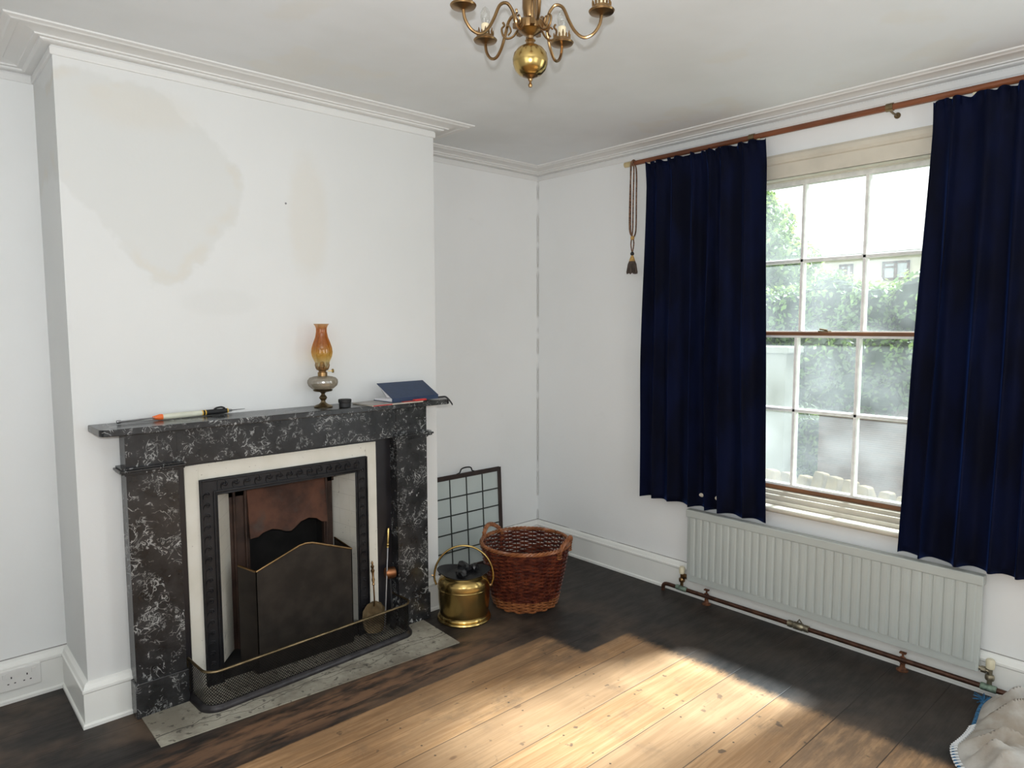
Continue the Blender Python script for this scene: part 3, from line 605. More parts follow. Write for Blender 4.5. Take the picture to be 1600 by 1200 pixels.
pr = [(-2.092, .775), (-2.092, .545), (-2.055, .548), (-2.035, .562), (-1.99, .572), (-1.955, .562), (-1.925, .548), (-1.90, .545), (-1.875, .560), (-1.85, .580), (-1.81, .590), (-1.77, .580), (-1.745, .560), (-1.712, .552), (-1.712, .775)]
b = MB(); n = len(pr)
def hy(z): return -.262 - .030 * math.sin(min(1, max(0, (.79 - z) / .25)) * PI * .5)
b.add([(x, hy(z), z) for x, z in pr] + [(x, hy(z) + .010, z) for x, z in pr], [tuple(range(n)), tuple(range(2 * n - 1, n - 1, -1))] + [(i, (i + 1) % n, n + (i + 1) % n, n + i) for i in range(n)])
b.build('smoke_hood', MRU, t, bevel=.002)
b = MB().box(-2.20, -1.62, -.05, -.035, 0, .85).box(-2.20, -2.185, -.24, -.05, 0, .85).box(-1.655, -1.64, -.24, -.05, 0, .85).box(-2.20, -1.64, -.24, -.05, .80, .82).box(-2.28, -1.64, -.425, -.05, .0, .045)
b.build('fire_back', vary('soot_black', (.010, .009, .008), .9, amt=.4, scale=12), t)
b = MB()
for k in range(9): x = -2.06 + .04 * k; b.tube([(x, -.26, .10), (x, -.268, .20)], .006, 6)
b.tube([(-2.08, -.265, .20), (-1.72, -.265, .20)], .008, 8).tube([(-2.08, -.262, .10), (-1.72, -.262, .10)], .008, 8); b.build('grate_bars', MIR, t)
MB().box(-2.223, -2.212, -.302, -.296, .205, .228).build('paper_scrap', MPA, t)

hs = MB().prism([(-2.612, -.405), (-2.612, -.745), (-1.322, -.822), (-1.300, -.405)], 0.0, .004, 'xy').build('hearth_slab', MHE); tag(hs, 'worn pale hearth slab in the floor in front of the fireplace', 'hearth')

# ------------------------------------------------------------------ fire screen
t = thing('fire_screen', 'black folding spark guard with a brass edge in the fireplace opening', 'fire screen', (0, 0, 0))
SY = -.478
def panel(pts, name, par):
    """pts: outline points (x,y,z) of a flat gauze leaf"""
    n = len(pts); nrm = (Vector(pts[1]) - Vector(pts[0])).cross(Vector(pts[2]) - Vector(pts[1])).normalized() * .002
    return MB().add([Vector(p) - nrm for p in pts] + [Vector(p) + nrm for p in pts], [tuple(range(n)), tuple(range(2 * n - 1, n - 1, -1))] + [(i, (i + 1) % n, n + (i + 1) % n, n + i) for i in range(n)]).build(name, MSK, par)
A = (-2.145, SY); Bp = (-1.692, SY); L = (-2.192, -.405); Rr = (-1.692, -.315)
mid = -1.918
zc, zs, zl, zr = .530, .458, .478, .466
leafs = [[(A[0], A[1], .008), (Bp[0], Bp[1], .008), (Bp[0], Bp[1], zs), (mid + .03, SY, zc), (mid, SY, zc + .004), (mid - .03, SY, zc), (A[0], A[1], zs)],
         [(L[0], L[1], .048), (A[0], A[1], .008), (A[0], A[1], zs), (L[0], L[1], zl)], [(Bp[0], Bp[1], .008), (Rr[0], Rr[1], .048), (Rr[0], Rr[1], zr + .008), (Bp[0], Bp[1], zs)]]
for i, lf in enumerate(leafs):
    p = panel(lf, 'gauze_leaf', t)
    top = lf[2:] if i == 0 else (lf[2:] if i == 1 else lf[2:])
    MB().tube([Vector(q) for q in top], .005, 8).build('brass_edge', MBA, p, smooth=True)
    MB().tube([lf[0], lf[1]], .0035, 6).tube([lf[0], lf[-1]], .0032, 6).tube([lf[1], lf[2]], .0032, 6).build('wire_border', MSK, p)

# ------------------------------------------------------------------ fender
t = thing('fender', 'low pierced metal fender with a brass top rail round the hearth', 'fender', (-2.425, -.455, .004), math.radians(3.0))
FX, FY, FR = .985, -.195, .055
def fpath(off=0.0, inset=0.0):
    p = [(0 - off, 0)] + [(a, b_) for a, b_ in arc(FR - off + off, FY + FR, FR + off, 180, 270, 8)] + [(a, b_) for a, b_ in arc(FX - FR, FY + FR, FR + off, 270, 360, 8)] + [(FX + off, .02)]
    return p
PP = fpath(); LEN = [0]
for i in range(1, len(PP)): LEN.append(LEN[-1] + math.dist(PP[i], PP[i - 1]))
def at(s_):
    s_ = max(0, min(LEN[-1], s_))
    for i in range(1, len(PP)):
        if s_ <= LEN[i] + 1e-9:
            q = (s_ - LEN[i - 1]) / (LEN[i] - LEN[i - 1]); a, c_ = PP[i - 1], PP[i]; d = Vector((c_[0] - a[0], c_[1] - a[1], 0)).normalized()
            return Vector((a[0] + (c_[0] - a[0]) * q, a[1] + (c_[1] - a[1]) * q, 0)), d
    return Vector((*PP[-1], 0)), Vector((0, 1, 0))
MB().tube([(a, c_, .158) for a, c_ in PP], .0055, 8).build('brass_rail', MBD, t, smooth=True)
b = MB()
o1 = fpath(.014); o2 = fpath(-.006)
n = len(o1); rings = []
for (off, z) in ((.016, 0), (.016, .010), (.010, .018), (.004, .024), (-.004, .024), (-.006, 0)): rings.append([(a, c_, z) for a, c_ in fpath(off)])
vs = [p for r in rings for p in r]; m = len(rings)
b.add(vs, [(j * n + i, j * n + i + 1, ((j + 1) % m) * n + i + 1, ((j + 1) % m) * n + i) for j in range(m) for i in range(n - 1)] + [tuple(j * n for j in range(m)), tuple(j * n + n - 1 for j in range(m - 1, -1, -1))])
b.build('base_kerb', vary('black_iron_kerb', (.035, .032, .034), .35, .5, .3, 30), t, smooth=True)
b = MB(); z0, z1 = .022, .155; hh = z1 - z0; stp = .0125; k = -hh
def ribbon(s0, s1, za, zb, w=.0017):
    nseg = 8; up_ = []; dn = []
    for i in range(nseg + 1):
        q = i / nseg; p, d = at(s0 + (s1 - s0) * q); z = za + (zb - za) * q; up_.append((p.x - d.x * w, p.y - d.y * w, z)); dn.append((p.x + d.x * w, p.y + d.y * w, z))
    b.add(up_ + dn, [(i, i + 1, nseg + 2 + i, nseg + 1 + i) for i in range(nseg)])
while k < LEN[-1]:
    for a_, za, c_, zb in ((k, z0, k + hh, z1), (k, z1, k + hh, z0)):
        s0, s1 = a_, c_
        if s0 < 0: za = za + (zb - za) * (0 - s0) / (s1 - s0); s0 = 0
        if s1 > LEN[-1]: zb = za + (zb - za) * (LEN[-1] - s0) / (s1 - s0); s1 = LEN[-1]
        if s1 - s0 > .002: ribbon(s0, s1, za, zb)
    k += stp
o = b.build('pierced_side', vary('black_pierced_steel', (.018, .017, .017), .35, .7, .3, 30), t); so = o.modifiers.new('thickness', 'SOLIDIFY'); so.thickness = .0012
for x_, y_ in (PP[0], PP[-1]): MB().box(x_ - .005, x_ + .005, y_ - .002, y_ + .003, .01, .160).build('end_post', MBD, t)

# ------------------------------------------------------------------ fire irons
def iron(name, label, foot, head, parts):
    t = thing(name, label, 'fire iron', foot); v = Vector(head) - Vector(foot); q = v.to_track_quat('Z', 'Y').to_euler(); t.rotation_euler = q; L = v.length
    parts(t, L); return t
def shovel(t, L):
    b = MB(); out = [(x * 1.22, z * 1.3 + .01) for x, z in [(0, .0), (.030, .004), (.044, .022), (.049, .055), (.045, .085), (.028, .108), (.008, .118)]]
    o2 = out + [(-x, z) for x, z in reversed(out[1:])]; n = len(o2)
    b.add([(x, -.014 - .010 * (abs(x) / .05) ** 2, z) for x, z in o2] + [(x, -.011 - .010 * (abs(x) / .05) ** 2, z) for x, z in o2], [tuple(range(n)), tuple(range(2 * n - 1, n - 1, -1))] + [(i, (i + 1) % n, n + (i + 1) % n, n + i) for i in range(n)])
    b.build('pan', MBD, t, bevel=.0008, label='flat brass pan')
    MB().tube([(0, -.010, .14), (0, 0, .18), (0, 0, L - .12)], .0038, 8).build('rod', MBA, t, smooth=True)
    MB().lathe([(.004, 0), (.007, .006), (.005, .014), (.0085, .028), (.005, .040), (.006, .060), (.010, .072), (.005, .080), (.009, .092), (.004, .100), (.006, .108), (.002, .118)], 0, 0, L - .125, 14).build('handle', MBA, t, smooth=True)
iron('hearth_shovel', 'brass hearth shovel with turned handle leaning on the cream slip', (-1.590, -.520, .014), (-1.570, -.456, .372), shovel)
def poker(t, L):
    MB().tube([(.016, 0, .0), (.004, 0, .03), (0, 0, .05), (0, 0, L - .09)], [.002, .0035, .004, .004], 8).build('rod', MST, t, smooth=True)
    MB().lathe([(.004, 0), (.008, .003), (.008, .007), (.005, .010), (.0072, .014), (.0072, .020), (.0048, .024), (.0055, .028), (.0075, .085), (.006, .096), (.001, .100)], 0, 0, L - .10, 14).build('handle', MBS, t, smooth=True)
iron('poker', 'thin steel poker with a pale brass handle in the fender corner', (-1.552, -.530, .012), (-1.462, -.436, .505), poker)
def brush(t, L):
    MB().tube([(0, 0, .05), (0, 0, L - .03)], .0045, 8).build('rod', MBK, t, smooth=True)
    MB().lathe([(.010, 0), (.016, .01), (.016, .055), (.006, .065)], 0, 0, 0, 12).build('bristle_head', MBK, t)
    MB().lathe([(.004, -.026), (.025, -.025), (.029, -.018), (.029, .018), (.025, .025), (.004, .026)], 0, 0, L - .018, 20, 'x').build('round_end', MCP, t, smooth=True, label='round copper coloured end')
iron('hearth_brush', 'dark hearth brush with a round copper coloured end against the right pilaster', (-1.484, -.500, .012), (-1.474, -.462, .302), brush)

# ------------------------------------------------------------------ things on the mantel shelf
Z0 = 1.140
t = thing('oil_lamp', 'oil lamp with amber glass chimney and pressed glass font on the mantel', 'oil lamp', (-1.822, -.492, Z0))
MB().lathe([(.040, 0), (.041, .004), (.034, .009), (.020, .014), (.011, .022), (.009, .030), (.014, .036), (.018, .043), (.014, .050), (.008, .056), (.0085, .062), (.014, .068), (.040, .073), (.043, .078), (.036, .080)], n=32).build('metal_foot', MBD, t, smooth=True)
def pressed(u, v):
    prof = [(.030, .079), (.048, .085), (.061, .097), (.0655, .110), (.064, .122), (.056, .132), (.040, .137), (.020, .140)]
    q = v * 7; i = min(6, int(q)); f = q - i; r = prof[i][0] * (1 - f) + prof[i + 1][0] * f; z = prof[i][1] * (1 - f) + prof[i + 1][1] * f
    a = 2 * PI * u; r *= 1 + .022 * abs(math.sin(12 * a + 5 * v)) * math.sin(PI * v); return (r * math.cos(a), r * math.sin(a), z)
MB().grid(pressed, 96, 28, True).build('glass_font', MSG, t, smooth=True)
b = MB().lathe([(.021, .138), (.021, .156), (.016, .158), (.017, .164), (.026, .168), (.027, .174), (.020, .178), (.012, .186), (.010, .200), (.003, .203)], n=24)
bn = b.build('burner', MBA, t, smooth=True)
for k in range(6): a = k * PI / 3 + .3; MB().tube([(.026 * math.cos(a), .026 * math.sin(a), .172), (.031 * math.cos(a), .031 * math.sin(a), .188), (.028 * math.cos(a), .028 * math.sin(a), .200)], .0028, 6).build('gallery_prong', MBA, bn)
MB().tube([(.020, -.010, .162), (.040, -.020, .162)], .002, 6).lathe([(.009, -.002), (.009, .002)], .040, -.020, .162, 14, 'x').build('wick_knob', MBS, bn)
CH = [(.025, .172), (.027, .185), (.034, .205), (.0435, .228), (.0465, .246), (.044, .266), (.037, .288), (.028, .312), (.0235, .336), (.0235, .352), (.027, .362), (.0315, .368), (.0335, .371)]
o = MB().lathe([(r, z) for r, z in CH] + [(.0325, .3715)] + [(r - .0016, z) for r, z in reversed(CH)], n=48)
o.f = [f for f in o.f if len(f) == 4]; o.mi = [0] * len(o.f)
o.build('glass_chimney', MAM, t, smooth=True)
t = thing('round_tin', 'small round matt black pot on the mantel beside the lamp', 'tin', (-1.752, -.560, Z0))
MB().lathe([(.024, 0), (.026, .002), (.0255, .020), (.024, .021)], n=28).build('base', MBK, t, smooth=True); MB().lathe([(.026, .0205), (.0285, .022), (.029, .034), (.027, .036), (.002, .0365)], n=28).build('lid', MBK, t, smooth=True)

t = thing('magazine', 'thin cream magazine with red print lying under the blue book', 'magazine', (-1.495, -.548, Z0), math.radians(1.5))
MB().box(-.165, .115, -.085, .085, .0005, .0055).build('pages', MPP, t, bevel=.001)
MB().box(-.160, -.060, -.0865, -.0845, .0012, .0048).build('red_spine', MRE, t)
MB().box(-.168, .118, -.088, .088, .0055, .0065).build('cover', vary('dull_printed_cover', (.30, .27, .24), .3, amt=.4, scale=18), t)
t = thing('red_pen_case', 'small red case on the front edge of the magazine', 'case', (-1.392, -.622, Z0 + .0067), math.radians(3))
MB().box(-.035, .035, -.012, .012, 0, .009).build('body', MRE, t, bevel=.004); MB().box(-.10, -.036, -.009, .009, 0, .0035).build('flap', vary('red_edge_strip', (.42, .06, .05), .5, amt=.3), t)
t = thing('blue_book', 'navy blue hardback book lying half open on the mantel', 'book', (-1.385, -.553, Z0 + .0068), math.radians(3))
Wb = .118; Lb = .272
y_sp = -.048
b = MB().box(-.155, -.155 + Lb, y_sp, y_sp + .150, 0, .0025); b.build('lower_cover', MNV, t)
def pagesf():
    m_ = MB(); outp = [(y_sp + .004, .0026), (y_sp + .145, .0026), (y_sp + .148, .010), (y_sp + .06, .014), (y_sp + .004, .020)]
    m_.prism(outp, -.150, -.155 + Lb - .005, 'yz'); return m_
pagesf().build('pages', MPA, t)
ua = [(y_sp - .001, .020), (y_sp + .120, .083), (y_sp + .1215, .0805), (y_sp + .001, .0175)]
MB().prism(ua, -.155, -.155 + Lb, 'yz').build('upper_cover', MNV, t)
MB().prism([(y_sp + .004, .0205), (y_sp + .112, .0755), (y_sp + .100, .062), (y_sp + .05, .022)], -.149, -.155 + Lb - .006, 'yz').build('raised_pages', MPA, t)
MB().prism([(y_sp - .003, 0), (y_sp - .003, .0195), (y_sp, .021), (y_sp + .001, 0)], -.155, -.155 + Lb, 'yz').build('spine', MNV, t)
b = MB(); sp = catmull([(.117, -.050, .0025), (.127, -.056, .0035), (.150, -.066, .003), (.163, -.078, -.012), (.176, -.088, -.036)], 6)
for dz in (0, .0028, .0056): b.tube([p + Vector((.35 * dz, .35 * dz, dz * .8)) for p in sp], .0022, 6)
b.build('elastic_strap', MBK, t, smooth=True, label='black strap hanging over the shelf edge')
t = thing('hand_tool', 'slim tool with orange collar, cream handle and black end on the mantel', 'tool', (-2.636, -.470, Z0 + .012), 0)
v = Vector((.50, .045, 0)); t.rotation_euler = (0, -.004, math.atan2(v.y, v.x))
MB().tube([(.0, .004, -.003), (.155, .004, 0)], .0026, 8).tube([(0, -.004, -.003), (.155, -.004, 0)], .0026, 8).build('steel_prongs', MST, t)
MB().lathe([(.006, -.004), (.007, 0), (.006, .010)], 0, 0, -.003, 10, 'x').build('tip', MST, t)
MB().lathe([(.005, .122), (.009, .138), (.0115, .146), (.0115, .158)], n=16, axis='x').build('collar', MOR, t, smooth=True, label='bright orange collar')
MB().lathe([(.0105, .158), (.0115, .19), (.012, .24), (.011, .28), (.0105, .312)], n=18, axis='x').build('handle', MHA, t, smooth=True)
for rr, h0 in ((.0112, .309), (.0112, .321), (.0100, .412)): MB().lathe([(rr, h0), (rr, h0 + .004)], n=16, axis='x').build('yellow_band', MYE, t)
MB().lathe([(.0106, .311), (.0108, .33), (.0105, .40), (.0095, .414)], n=16, axis='x').build('black_grip', MBK, t, smooth=True)
MB().tube(catmull([(.36, 0, .010), (.372, 0, .0155), (.392, 0, .0165), (.405, 0, .010)], 4), .0035, 8).build('clip', MBK, t, smooth=True)
MB().lathe([(.005, .415), (.005, .432), (.0018, .436), (.0012, .49)], n=10, axis='x').build('needle', MST, t, smooth=True)
o = MB().lathe([(.0035, -.0035), (.0045, -.001), (.0045, 0)], -1.932, -D, 2.033, 10, 'y').build('wall_nail', MST); tag(o, 'tiny nail head in the chimney breast above the mantel', 'nail')

# ------------------------------------------------------------------ coal scuttle
t = thing('coal_scuttle', 'polished brass coal scuttle with a hoop handle on the floor', 'coal scuttle', (-1.128, -.612, 0), math.radians(-42))
def body(u, v):
    prof = [(.118, .0), (.134, .003), (.139, .010), (.136, .017), (.129, .021), (.132, .026), (.129, .032), (.124, .037), (.127, .055), (.130, .09), (.132, .13), (.133, .16), (.133, .185), (.130, .204), (.120, .221), (.108, .231), (.104, .236)]
    q = v * 16; i = min(15, int(q)); f = q - i; r = prof[i][0] * (1 - f) + prof[i + 1][0] * f; z = prof[i][1] * (1 - f) + prof[i + 1][1] * f; a = 2 * PI * u
    return (r * math.cos(a), r * math.sin(a), z)
b = MB().grid(body, 64, 48, True); b.add([body(k / 64, 0) for k in range(64)], [tuple(range(63, -1, -1))])
o = b.build('body', MBS, t, smooth=True); so = o.modifiers.new('thickness', 'SOLIDIFY'); so.thickness = .002; so.offset = -1
MB().lathe([(.1325, .168), (.1350, .171), (.1330, .174)], n=48).build('rib', MBS, o, smooth=True)
def lip(u, v):                                                # dark flared helmet lip, higher at the sides
    a = 2 * PI * u; r = .088 + .034 * v + .014 * v * abs(math.cos(a)); z = .228 + .014 * v + .020 * v * abs(math.cos(a)) ** 1.5
    return (r * math.cos(a), r * math.sin(a) * (1 - .12 * v), z)
o = MB().grid(lip, 64, 8, True).build('flared_lip', MBK, t, smooth=True, label='black flared rim'); so = o.modifiers.new('thickness', 'SOLIDIFY'); so.thickness = .002
MB().lathe([(.001, .227), (.10, .228), (.10, .231), (.001, .230)], n=32).build('black_liner', MBK, t)
hp = [(.152 * math.cos(a), 0, .215 + .165 * math.sin(a)) for a in [PI * i / 28 for i in range(29)]]
hp = [(.142, 0, .176), (.150, 0, .20)] + hp + [(-.150, 0, .20), (-.142, 0, .176)]
h = MB().tube(hp, .0055, 10).build('hoop_handle', MBS, t, smooth=True)
for s_ in (1, -1): MB().lathe([(.012, 0), (.012, .004), (.007, .012), (.004, .014)], s_ * .134 if s_ < 0 else .134, 0, .174, 14, 'x').build('handle_boss', MBA, h, smooth=True)
MB().tube([(-.165, 0, .226), (-.150, 0, .222)], .004, 8).build('hinge_pin', MBA, h)
rnd = random.Random(5)
for k in range(5):
    a = rnd.uniform(0, 6.28); r = .065 * math.sqrt(rnd.random()); s_ = rnd.uniform(.016, .028); bm = bmesh.new(); bmesh.ops.create_icosphere(bm, subdivisions=2, radius=s_)
    for vv in bm.verts: vv.co *= 1 + rnd.uniform(-.22, .22)
    me = bpy.data.meshes.new('coal_lump'); bm.to_mesh(me); bm.free(); me.materials.append(MCO); o = bpy.data.objects.new('coal_lump', me); C.objects.link(o)
    o.location = (-1.128 + r * math.cos(a), -.612 + r * math.sin(a), .231 + s_ * .8); tag(o, 'black lump of coal heaped in the mouth of the brass scuttle', 'coal', 'lumps of coal in the brass scuttle')

# ------------------------------------------------------------------ wicker basket
t = thing('wicker_basket', 'round red brown wicker log basket with two handles near the corner', 'basket', (-.752, -.672, 0), math.radians(0))
HB = .335; R0, R1 = .163, .236
def rad(z): q = z / HB; return R0 + (R1 - R0) * (q ** .85)
NS = 30
def weaver(b, z, r0, tr, ph, seg=150, amp=.0075):
    b.tube([((r0 + amp * math.cos(NS / 2 * a + ph)) * math.cos(a), (r0 + amp * math.cos(NS / 2 * a + ph)) * math.sin(a), z + .0012 * math.sin(3 * a + ph * 2 + z * 40)) for a in [2 * PI * i / seg for i in range(seg)]], tr, 5, closed=True)
b = MB(); z = .062; i = 0
while z < HB - .012: weaver(b, z, rad(z), .0050, i * PI); z += .0104; i += 1
b.build('woven_side', MRW, t, smooth=True)
b = MB(); z = .008; i = 0
while z < .062: weaver(b, z, rad(z) + .001, .0052, i * PI); z += .0085; i += 1
b.build('base_band', MPW, t, smooth=True, label='paler woven band at the foot')
b = MB()
for k in range(NS):
    a = 2 * PI * k / NS; b.tube([(rad(zz) * math.cos(a), rad(zz) * math.sin(a), zz) for zz in (.004, .1, .2, HB)], .0038, 5)
b.build('upright_stakes', MRW, t, smooth=True)
MB().lathe([(.001, .004), (R0 - .004, .004), (R0 - .004, .010), (.001, .010)], n=40).build('base', MRW, t)
b = MB()
for ph in (0, 2.09, 4.19): b.tube([((R1 + .002 + .006 * math.cos(22 * a + ph)) * math.cos(a), (R1 + .002 + .006 * math.cos(22 * a + ph)) * math.sin(a), HB + .002 + .006 * math.sin(22 * a + ph)) for a in [2 * PI * i / 220 for i in range(220)]], .0055, 5, closed=True)
b.build('plaited_rim', MPW, t, smooth=True)
for ca in (math.radians(100), math.radians(-66)):
    b = MB(); da = .34
    base = []
    for i in range(25):
        q = i / 24; a = ca + (q - .5) * 2 * da; hgt = .060 * math.sin(PI * q) ** .7; rr = R1 + .004 + .012 * math.sin(PI * q); base.append(Vector((rr * math.cos(a), rr * math.sin(a), HB - .012 + hgt + .002)))
    for ph in (0, 2.1, 4.2):
        b.tube([p + Vector((.008 * math.cos(i * .9 + ph) * math.cos(ca), .006 * math.cos(i * .9 + ph) * math.sin(ca), .006 * math.sin(i * .9 + ph))) for i, p in enumerate(base)], .0078, 6)
    for e in (base[0], base[-1]):
        for kk in range(4): q = e + Vector((0, 0, -.030 + .012 * kk)); rr = Vector((q.x, q.y, 0)).normalized(); tt = Vector((-rr.y, rr.x, 0)); b.tube([q + rr * .010 * math.cos(a) + tt * .014 * math.sin(a) for a in [6.283 * i / 10 for i in range(10)]], .0035, 5, closed=True)
    b.build('handle', MPW, t, smooth=True)

# ------------------------------------------------------------------ leaded glass panel leaning in the alcove
t = thing('leaded_glass_panel', 'dark framed leaded glass panel leaning against the alcove wall', 'glass panel', (-.660, -.068, .0)); t.rotation_euler = (math.radians(-2.6), 0, 0)
PW2, PH = .278, .598
b = MB().box(-PW2, -PW2 + .024, -.009, .009, 0, PH).box(PW2 - .024, PW2, -.009, .009, 0, PH).box(-PW2, PW2, -.009, .009, 0, .026).box(-PW2, PW2, -.009, .009, PH - .024, PH); b.build('wooden_frame', vary('dark_brown_frame', (.030, .017, .014), .45, amt=.3), t, bevel=.002)
b = MB()
for k in range(1, 4): x = -PW2 + .024 + (2 * PW2 - .048) * k / 4; b.tube([(x, -.003, .02), (x, -.003, PH - .02)], .0042, 6)
for k in range(1, 5): z = .026 + (PH - .05) * k / 5; b.tube([(-PW2 + .02, -.003, z), (PW2 - .02, -.003, z)], .0042, 6)
ld = b.build('lead_lattice', MLE, t)
MB().box(-PW2 + .02, PW2 - .02, -.0025, .0005, .02, PH - .02).build('glass', MLG, t)
MB().tube(catmull([(-.062, -.002, PH + .004), (-.048, -.004, PH + .010), (-.036, -.006, PH + .030), (0, -.006, PH + .036), (.036, -.006, PH + .030), (.048, -.004, PH + .010), (.062, -.002, PH + .004)], 5), .0042, 8).lathe([(.008, 0), (.006, .006)], -.062, 0, PH, 10).lathe([(.008, 0), (.006, .006)], .062, 0, PH, 10).build('handle', MBK, t, smooth=True)

# ------------------------------------------------------------------ socket on the left skirting
t = thing('wall_socket', 'white double power socket set in the skirting left of the fireplace', 'socket', (-2.938, -.0205, .0955))
MB().box(-.073, .073, -.009, 0, -.043, .043).build('face_plate', MSO, t, bevel=.003)
for s_ in (-1, 1):
    MB().box(s_ * .048 - .007, s_ * .048 + .007, -.012, -.0088, .012, .030).build('rocker_switch', MSO, t, bevel=.001)
    b = MB().box(s_ * .026 - .002, s_ * .026 + .002, -.0095, -.0088, .006, .014)
    for d_ in (-.011, .011): b.box(s_ * .026 + d_ - .003, s_ * .026 + d_ + .003, -.0095, -.0088, -.016, -.012)
    b.build('pin_holes', MBK, t)

# ------------------------------------------------------------------ chandelier
HX, HY, HZ = -1.955, -1.972, 0
t = thing('chandelier', 'five armed brass chandelier with candle bulbs hanging from the ceiling', 'chandelier', (HX, HY, 0))
MB().lathe([(0.0005, 2.128), (.004, 2.129), (.006, 2.134), (.0035, 2.139), (.003, 2.143), (.006, 2.147), (.006, 2.150), (.010, 2.153), (.020, 2.157)], n=24).build('finial', MBA, t, smooth=True)
MB().lathe([(.016, 2.156), (.030, 2.162), (.040, 2.173), (.0455, 2.187), (.0465, 2.200), (.043, 2.214), (.034, 2.226), (.020, 2.234), (.011, 2.237)], n=40).build('brass_ball', MBS, t, smooth=True)
MB().lathe([(.011, 2.236), (.010, 2.243), (.014, 2.247), (.008, 2.252), (.009, 2.258), (.022, 2.265), (.028, 2.270), (.034, 2.273), (.036, 2.280), (.036, 2.292), (.032, 2.297), (.024, 2.301), (.016, 2.304), (.018, 2.310), (.021, 2.33), (.021, 2.355), (.015, 2.372), (.022, 2.380), (.012, 2.390), (.004, 2.40), (.004, 2.44)], n=32).build('turned_stem', MBA, t, smooth=True)
b = MB()
for k in range(6): zc = 2.415 + .0135 * k; b.tube([((.005 * math.cos(a)) if k % 2 else 0, 0 if k % 2 else .005 * math.cos(a), zc + .009 * math.sin(a)) for a in [6.283 * i / 12 for i in range(12)]], .0014, 5, closed=True)
b.lathe([(.003, 2.487), (.018, 2.490), (.045, 2.500), (.047, H)], n=28); b.build('ceiling_rose', MBA, t, smooth=True)
A0 = math.atan2(CY - HY, CX - HX) + math.radians(7)
def P2(r, z, a): return Vector((r * math.cos(a), r * math.sin(a), z))
for k in range(5):
    a = A0 + k * 2 * PI / 5; b = MB()
    b.tube(catmull([P2(.036, 2.281, a), P2(.044, 2.290, a), P2(.050, 2.312, a), P2(.066, 2.330, a), P2(.086, 2.322, a), P2(.102, 2.288, a), P2(.118, 2.260, a), P2(.140, 2.243, a), P2(.164, 2.249, a), P2(.181, 2.271, a), P2(.186, 2.296, a)], 5), .0042, 8)
    b.add([P2(.030, 2.277, a) + Vector((0, 0, q)) + Vector((-math.sin(a), math.cos(a), 0)) * s_ + Vector((math.cos(a), math.sin(a), 0)) * e for e in (0, .018) for s_ in (-.006, .006) for q in (-.005, .008)], [(0, 1, 3, 2), (4, 6, 7, 5), (0, 4, 5, 1), (2, 3, 7, 6), (0, 2, 6, 4), (1, 5, 7, 3)])
    arm = b.build('arm', MCP if False else MBA, t, smooth=True)
    c0 = P2(.186, 0, a)
    MB().lathe([(.004, 2.2930), (.012, 2.2950), (.031, 2.3000), (.0335, 2.3040), (.031, 2.3070), (.012, 2.3075)], c0.x, c0.y, 0, 28).build('drip_pan', MBA, arm, smooth=True)
    b = MB()
    b.lathe([(.0215, 2.3075), (.0235, 2.3075), (.0235, 2.3150), (.0215, 2.3150)], c0.x, c0.y, 0, 24)
    for i in range(14): aa = 2 * PI * i / 14; hgt = .022 if i % 2 else .015; e = Vector((math.cos(aa), math.sin(aa), 0)); b.tube([c0 + e * .0225 + Vector((0, 0, 2.3110)), c0 + e * .0225 + Vector((0, 0, 2.3110 + hgt * .6)), c0 + e * .0235 + Vector((0, 0, 2.3110 + hgt))], [.0018, .0028, .001], 5)
    b.build('gallery_crown', MBA, arm)
    MB().lathe([(.0115, 2.3075), (.0115, 2.3470), (.009, 2.3490)], c0.x, c0.y, 0, 20).build('candle_sleeve', MCD, arm, smooth=True)
    MB().lathe([(.008, 2.3480), (.011, 2.3560), (.0135, 2.3670), (.0128, 2.3790), (.0075, 2.3900), (.0005, 2.3950)], c0.x, c0.y, 0, 20).build('bulb', MBU, arm, smooth=True)
    # scroll hook between the arms
    a2 = a + PI / 5; MB().tube(catmull([P2(.034, 2.277, a2), P2(.046, 2.262, a2), P2(.062, 2.258, a2), P2(.074, 2.268, a2), P2(.077, 2.284, a2), P2(.070, 2.292, a2), P2(.074, 2.300, a2)], 5), .003, 6).tube(catmull([P2(.060, 2.266, a2), P2(.052, 2.276, a2), P2(.058, 2.290, a2), P2(.066, 2.286, a2)], 4), .0024, 6).build('scroll_hook', MBA, t, smooth=True)

# ------------------------------------------------------------------ dust cloth in the right foreground
t = thing('dust_cloth', 'crumpled grubby white cloth with blue stitched edge on the floor by the pipe', 'cloth', (-.45, -3.02, 0))
from mathutils import noise as mn
def clo(u, v):
    # u across (left edge to right), v from near to far
    y = .355 - .70 * u - .135 * max(0, 1 - v / .34) ** 1.4 + .010 * math.sin(9 * v); x = -.36 + .70 * v + .030 * math.sin(4 * u); x += .03 * math.sin(6 * u + 2)
    q = min(1, u / .16); rr = min(1, v / .12) * min(1, (1 - v) / .10) * min(1, (1 - u) / .1)
    n1 = mn.noise(Vector((x * 5, y * 5, .3))); n2 = abs(mn.noise(Vector((x * 8 + y * 7, y * 4, 2.3)))); n3 = abs(mn.noise(Vector((x * 20, y * 13, 7.3))))
    z = .010 + (.100 * q ** .7 * (.35 + .65 * rr)) * (1 + .5 * n1) - .13 * n2 * q * rr - .03 * n3 * q * rr + .012 * math.sin(30 * v + 8 * u) * q * (1 - q * .5)
    z += .045 * q * math.exp(-((v - .80) / .16) ** 2)
    return (x, y, max(.004, z))
b = MB().grid(clo, 90, 90); o = b.build('cotton', MCT, t, smooth=True); so = o.modifiers.new('thickness', 'SOLIDIFY'); so.thickness = .003
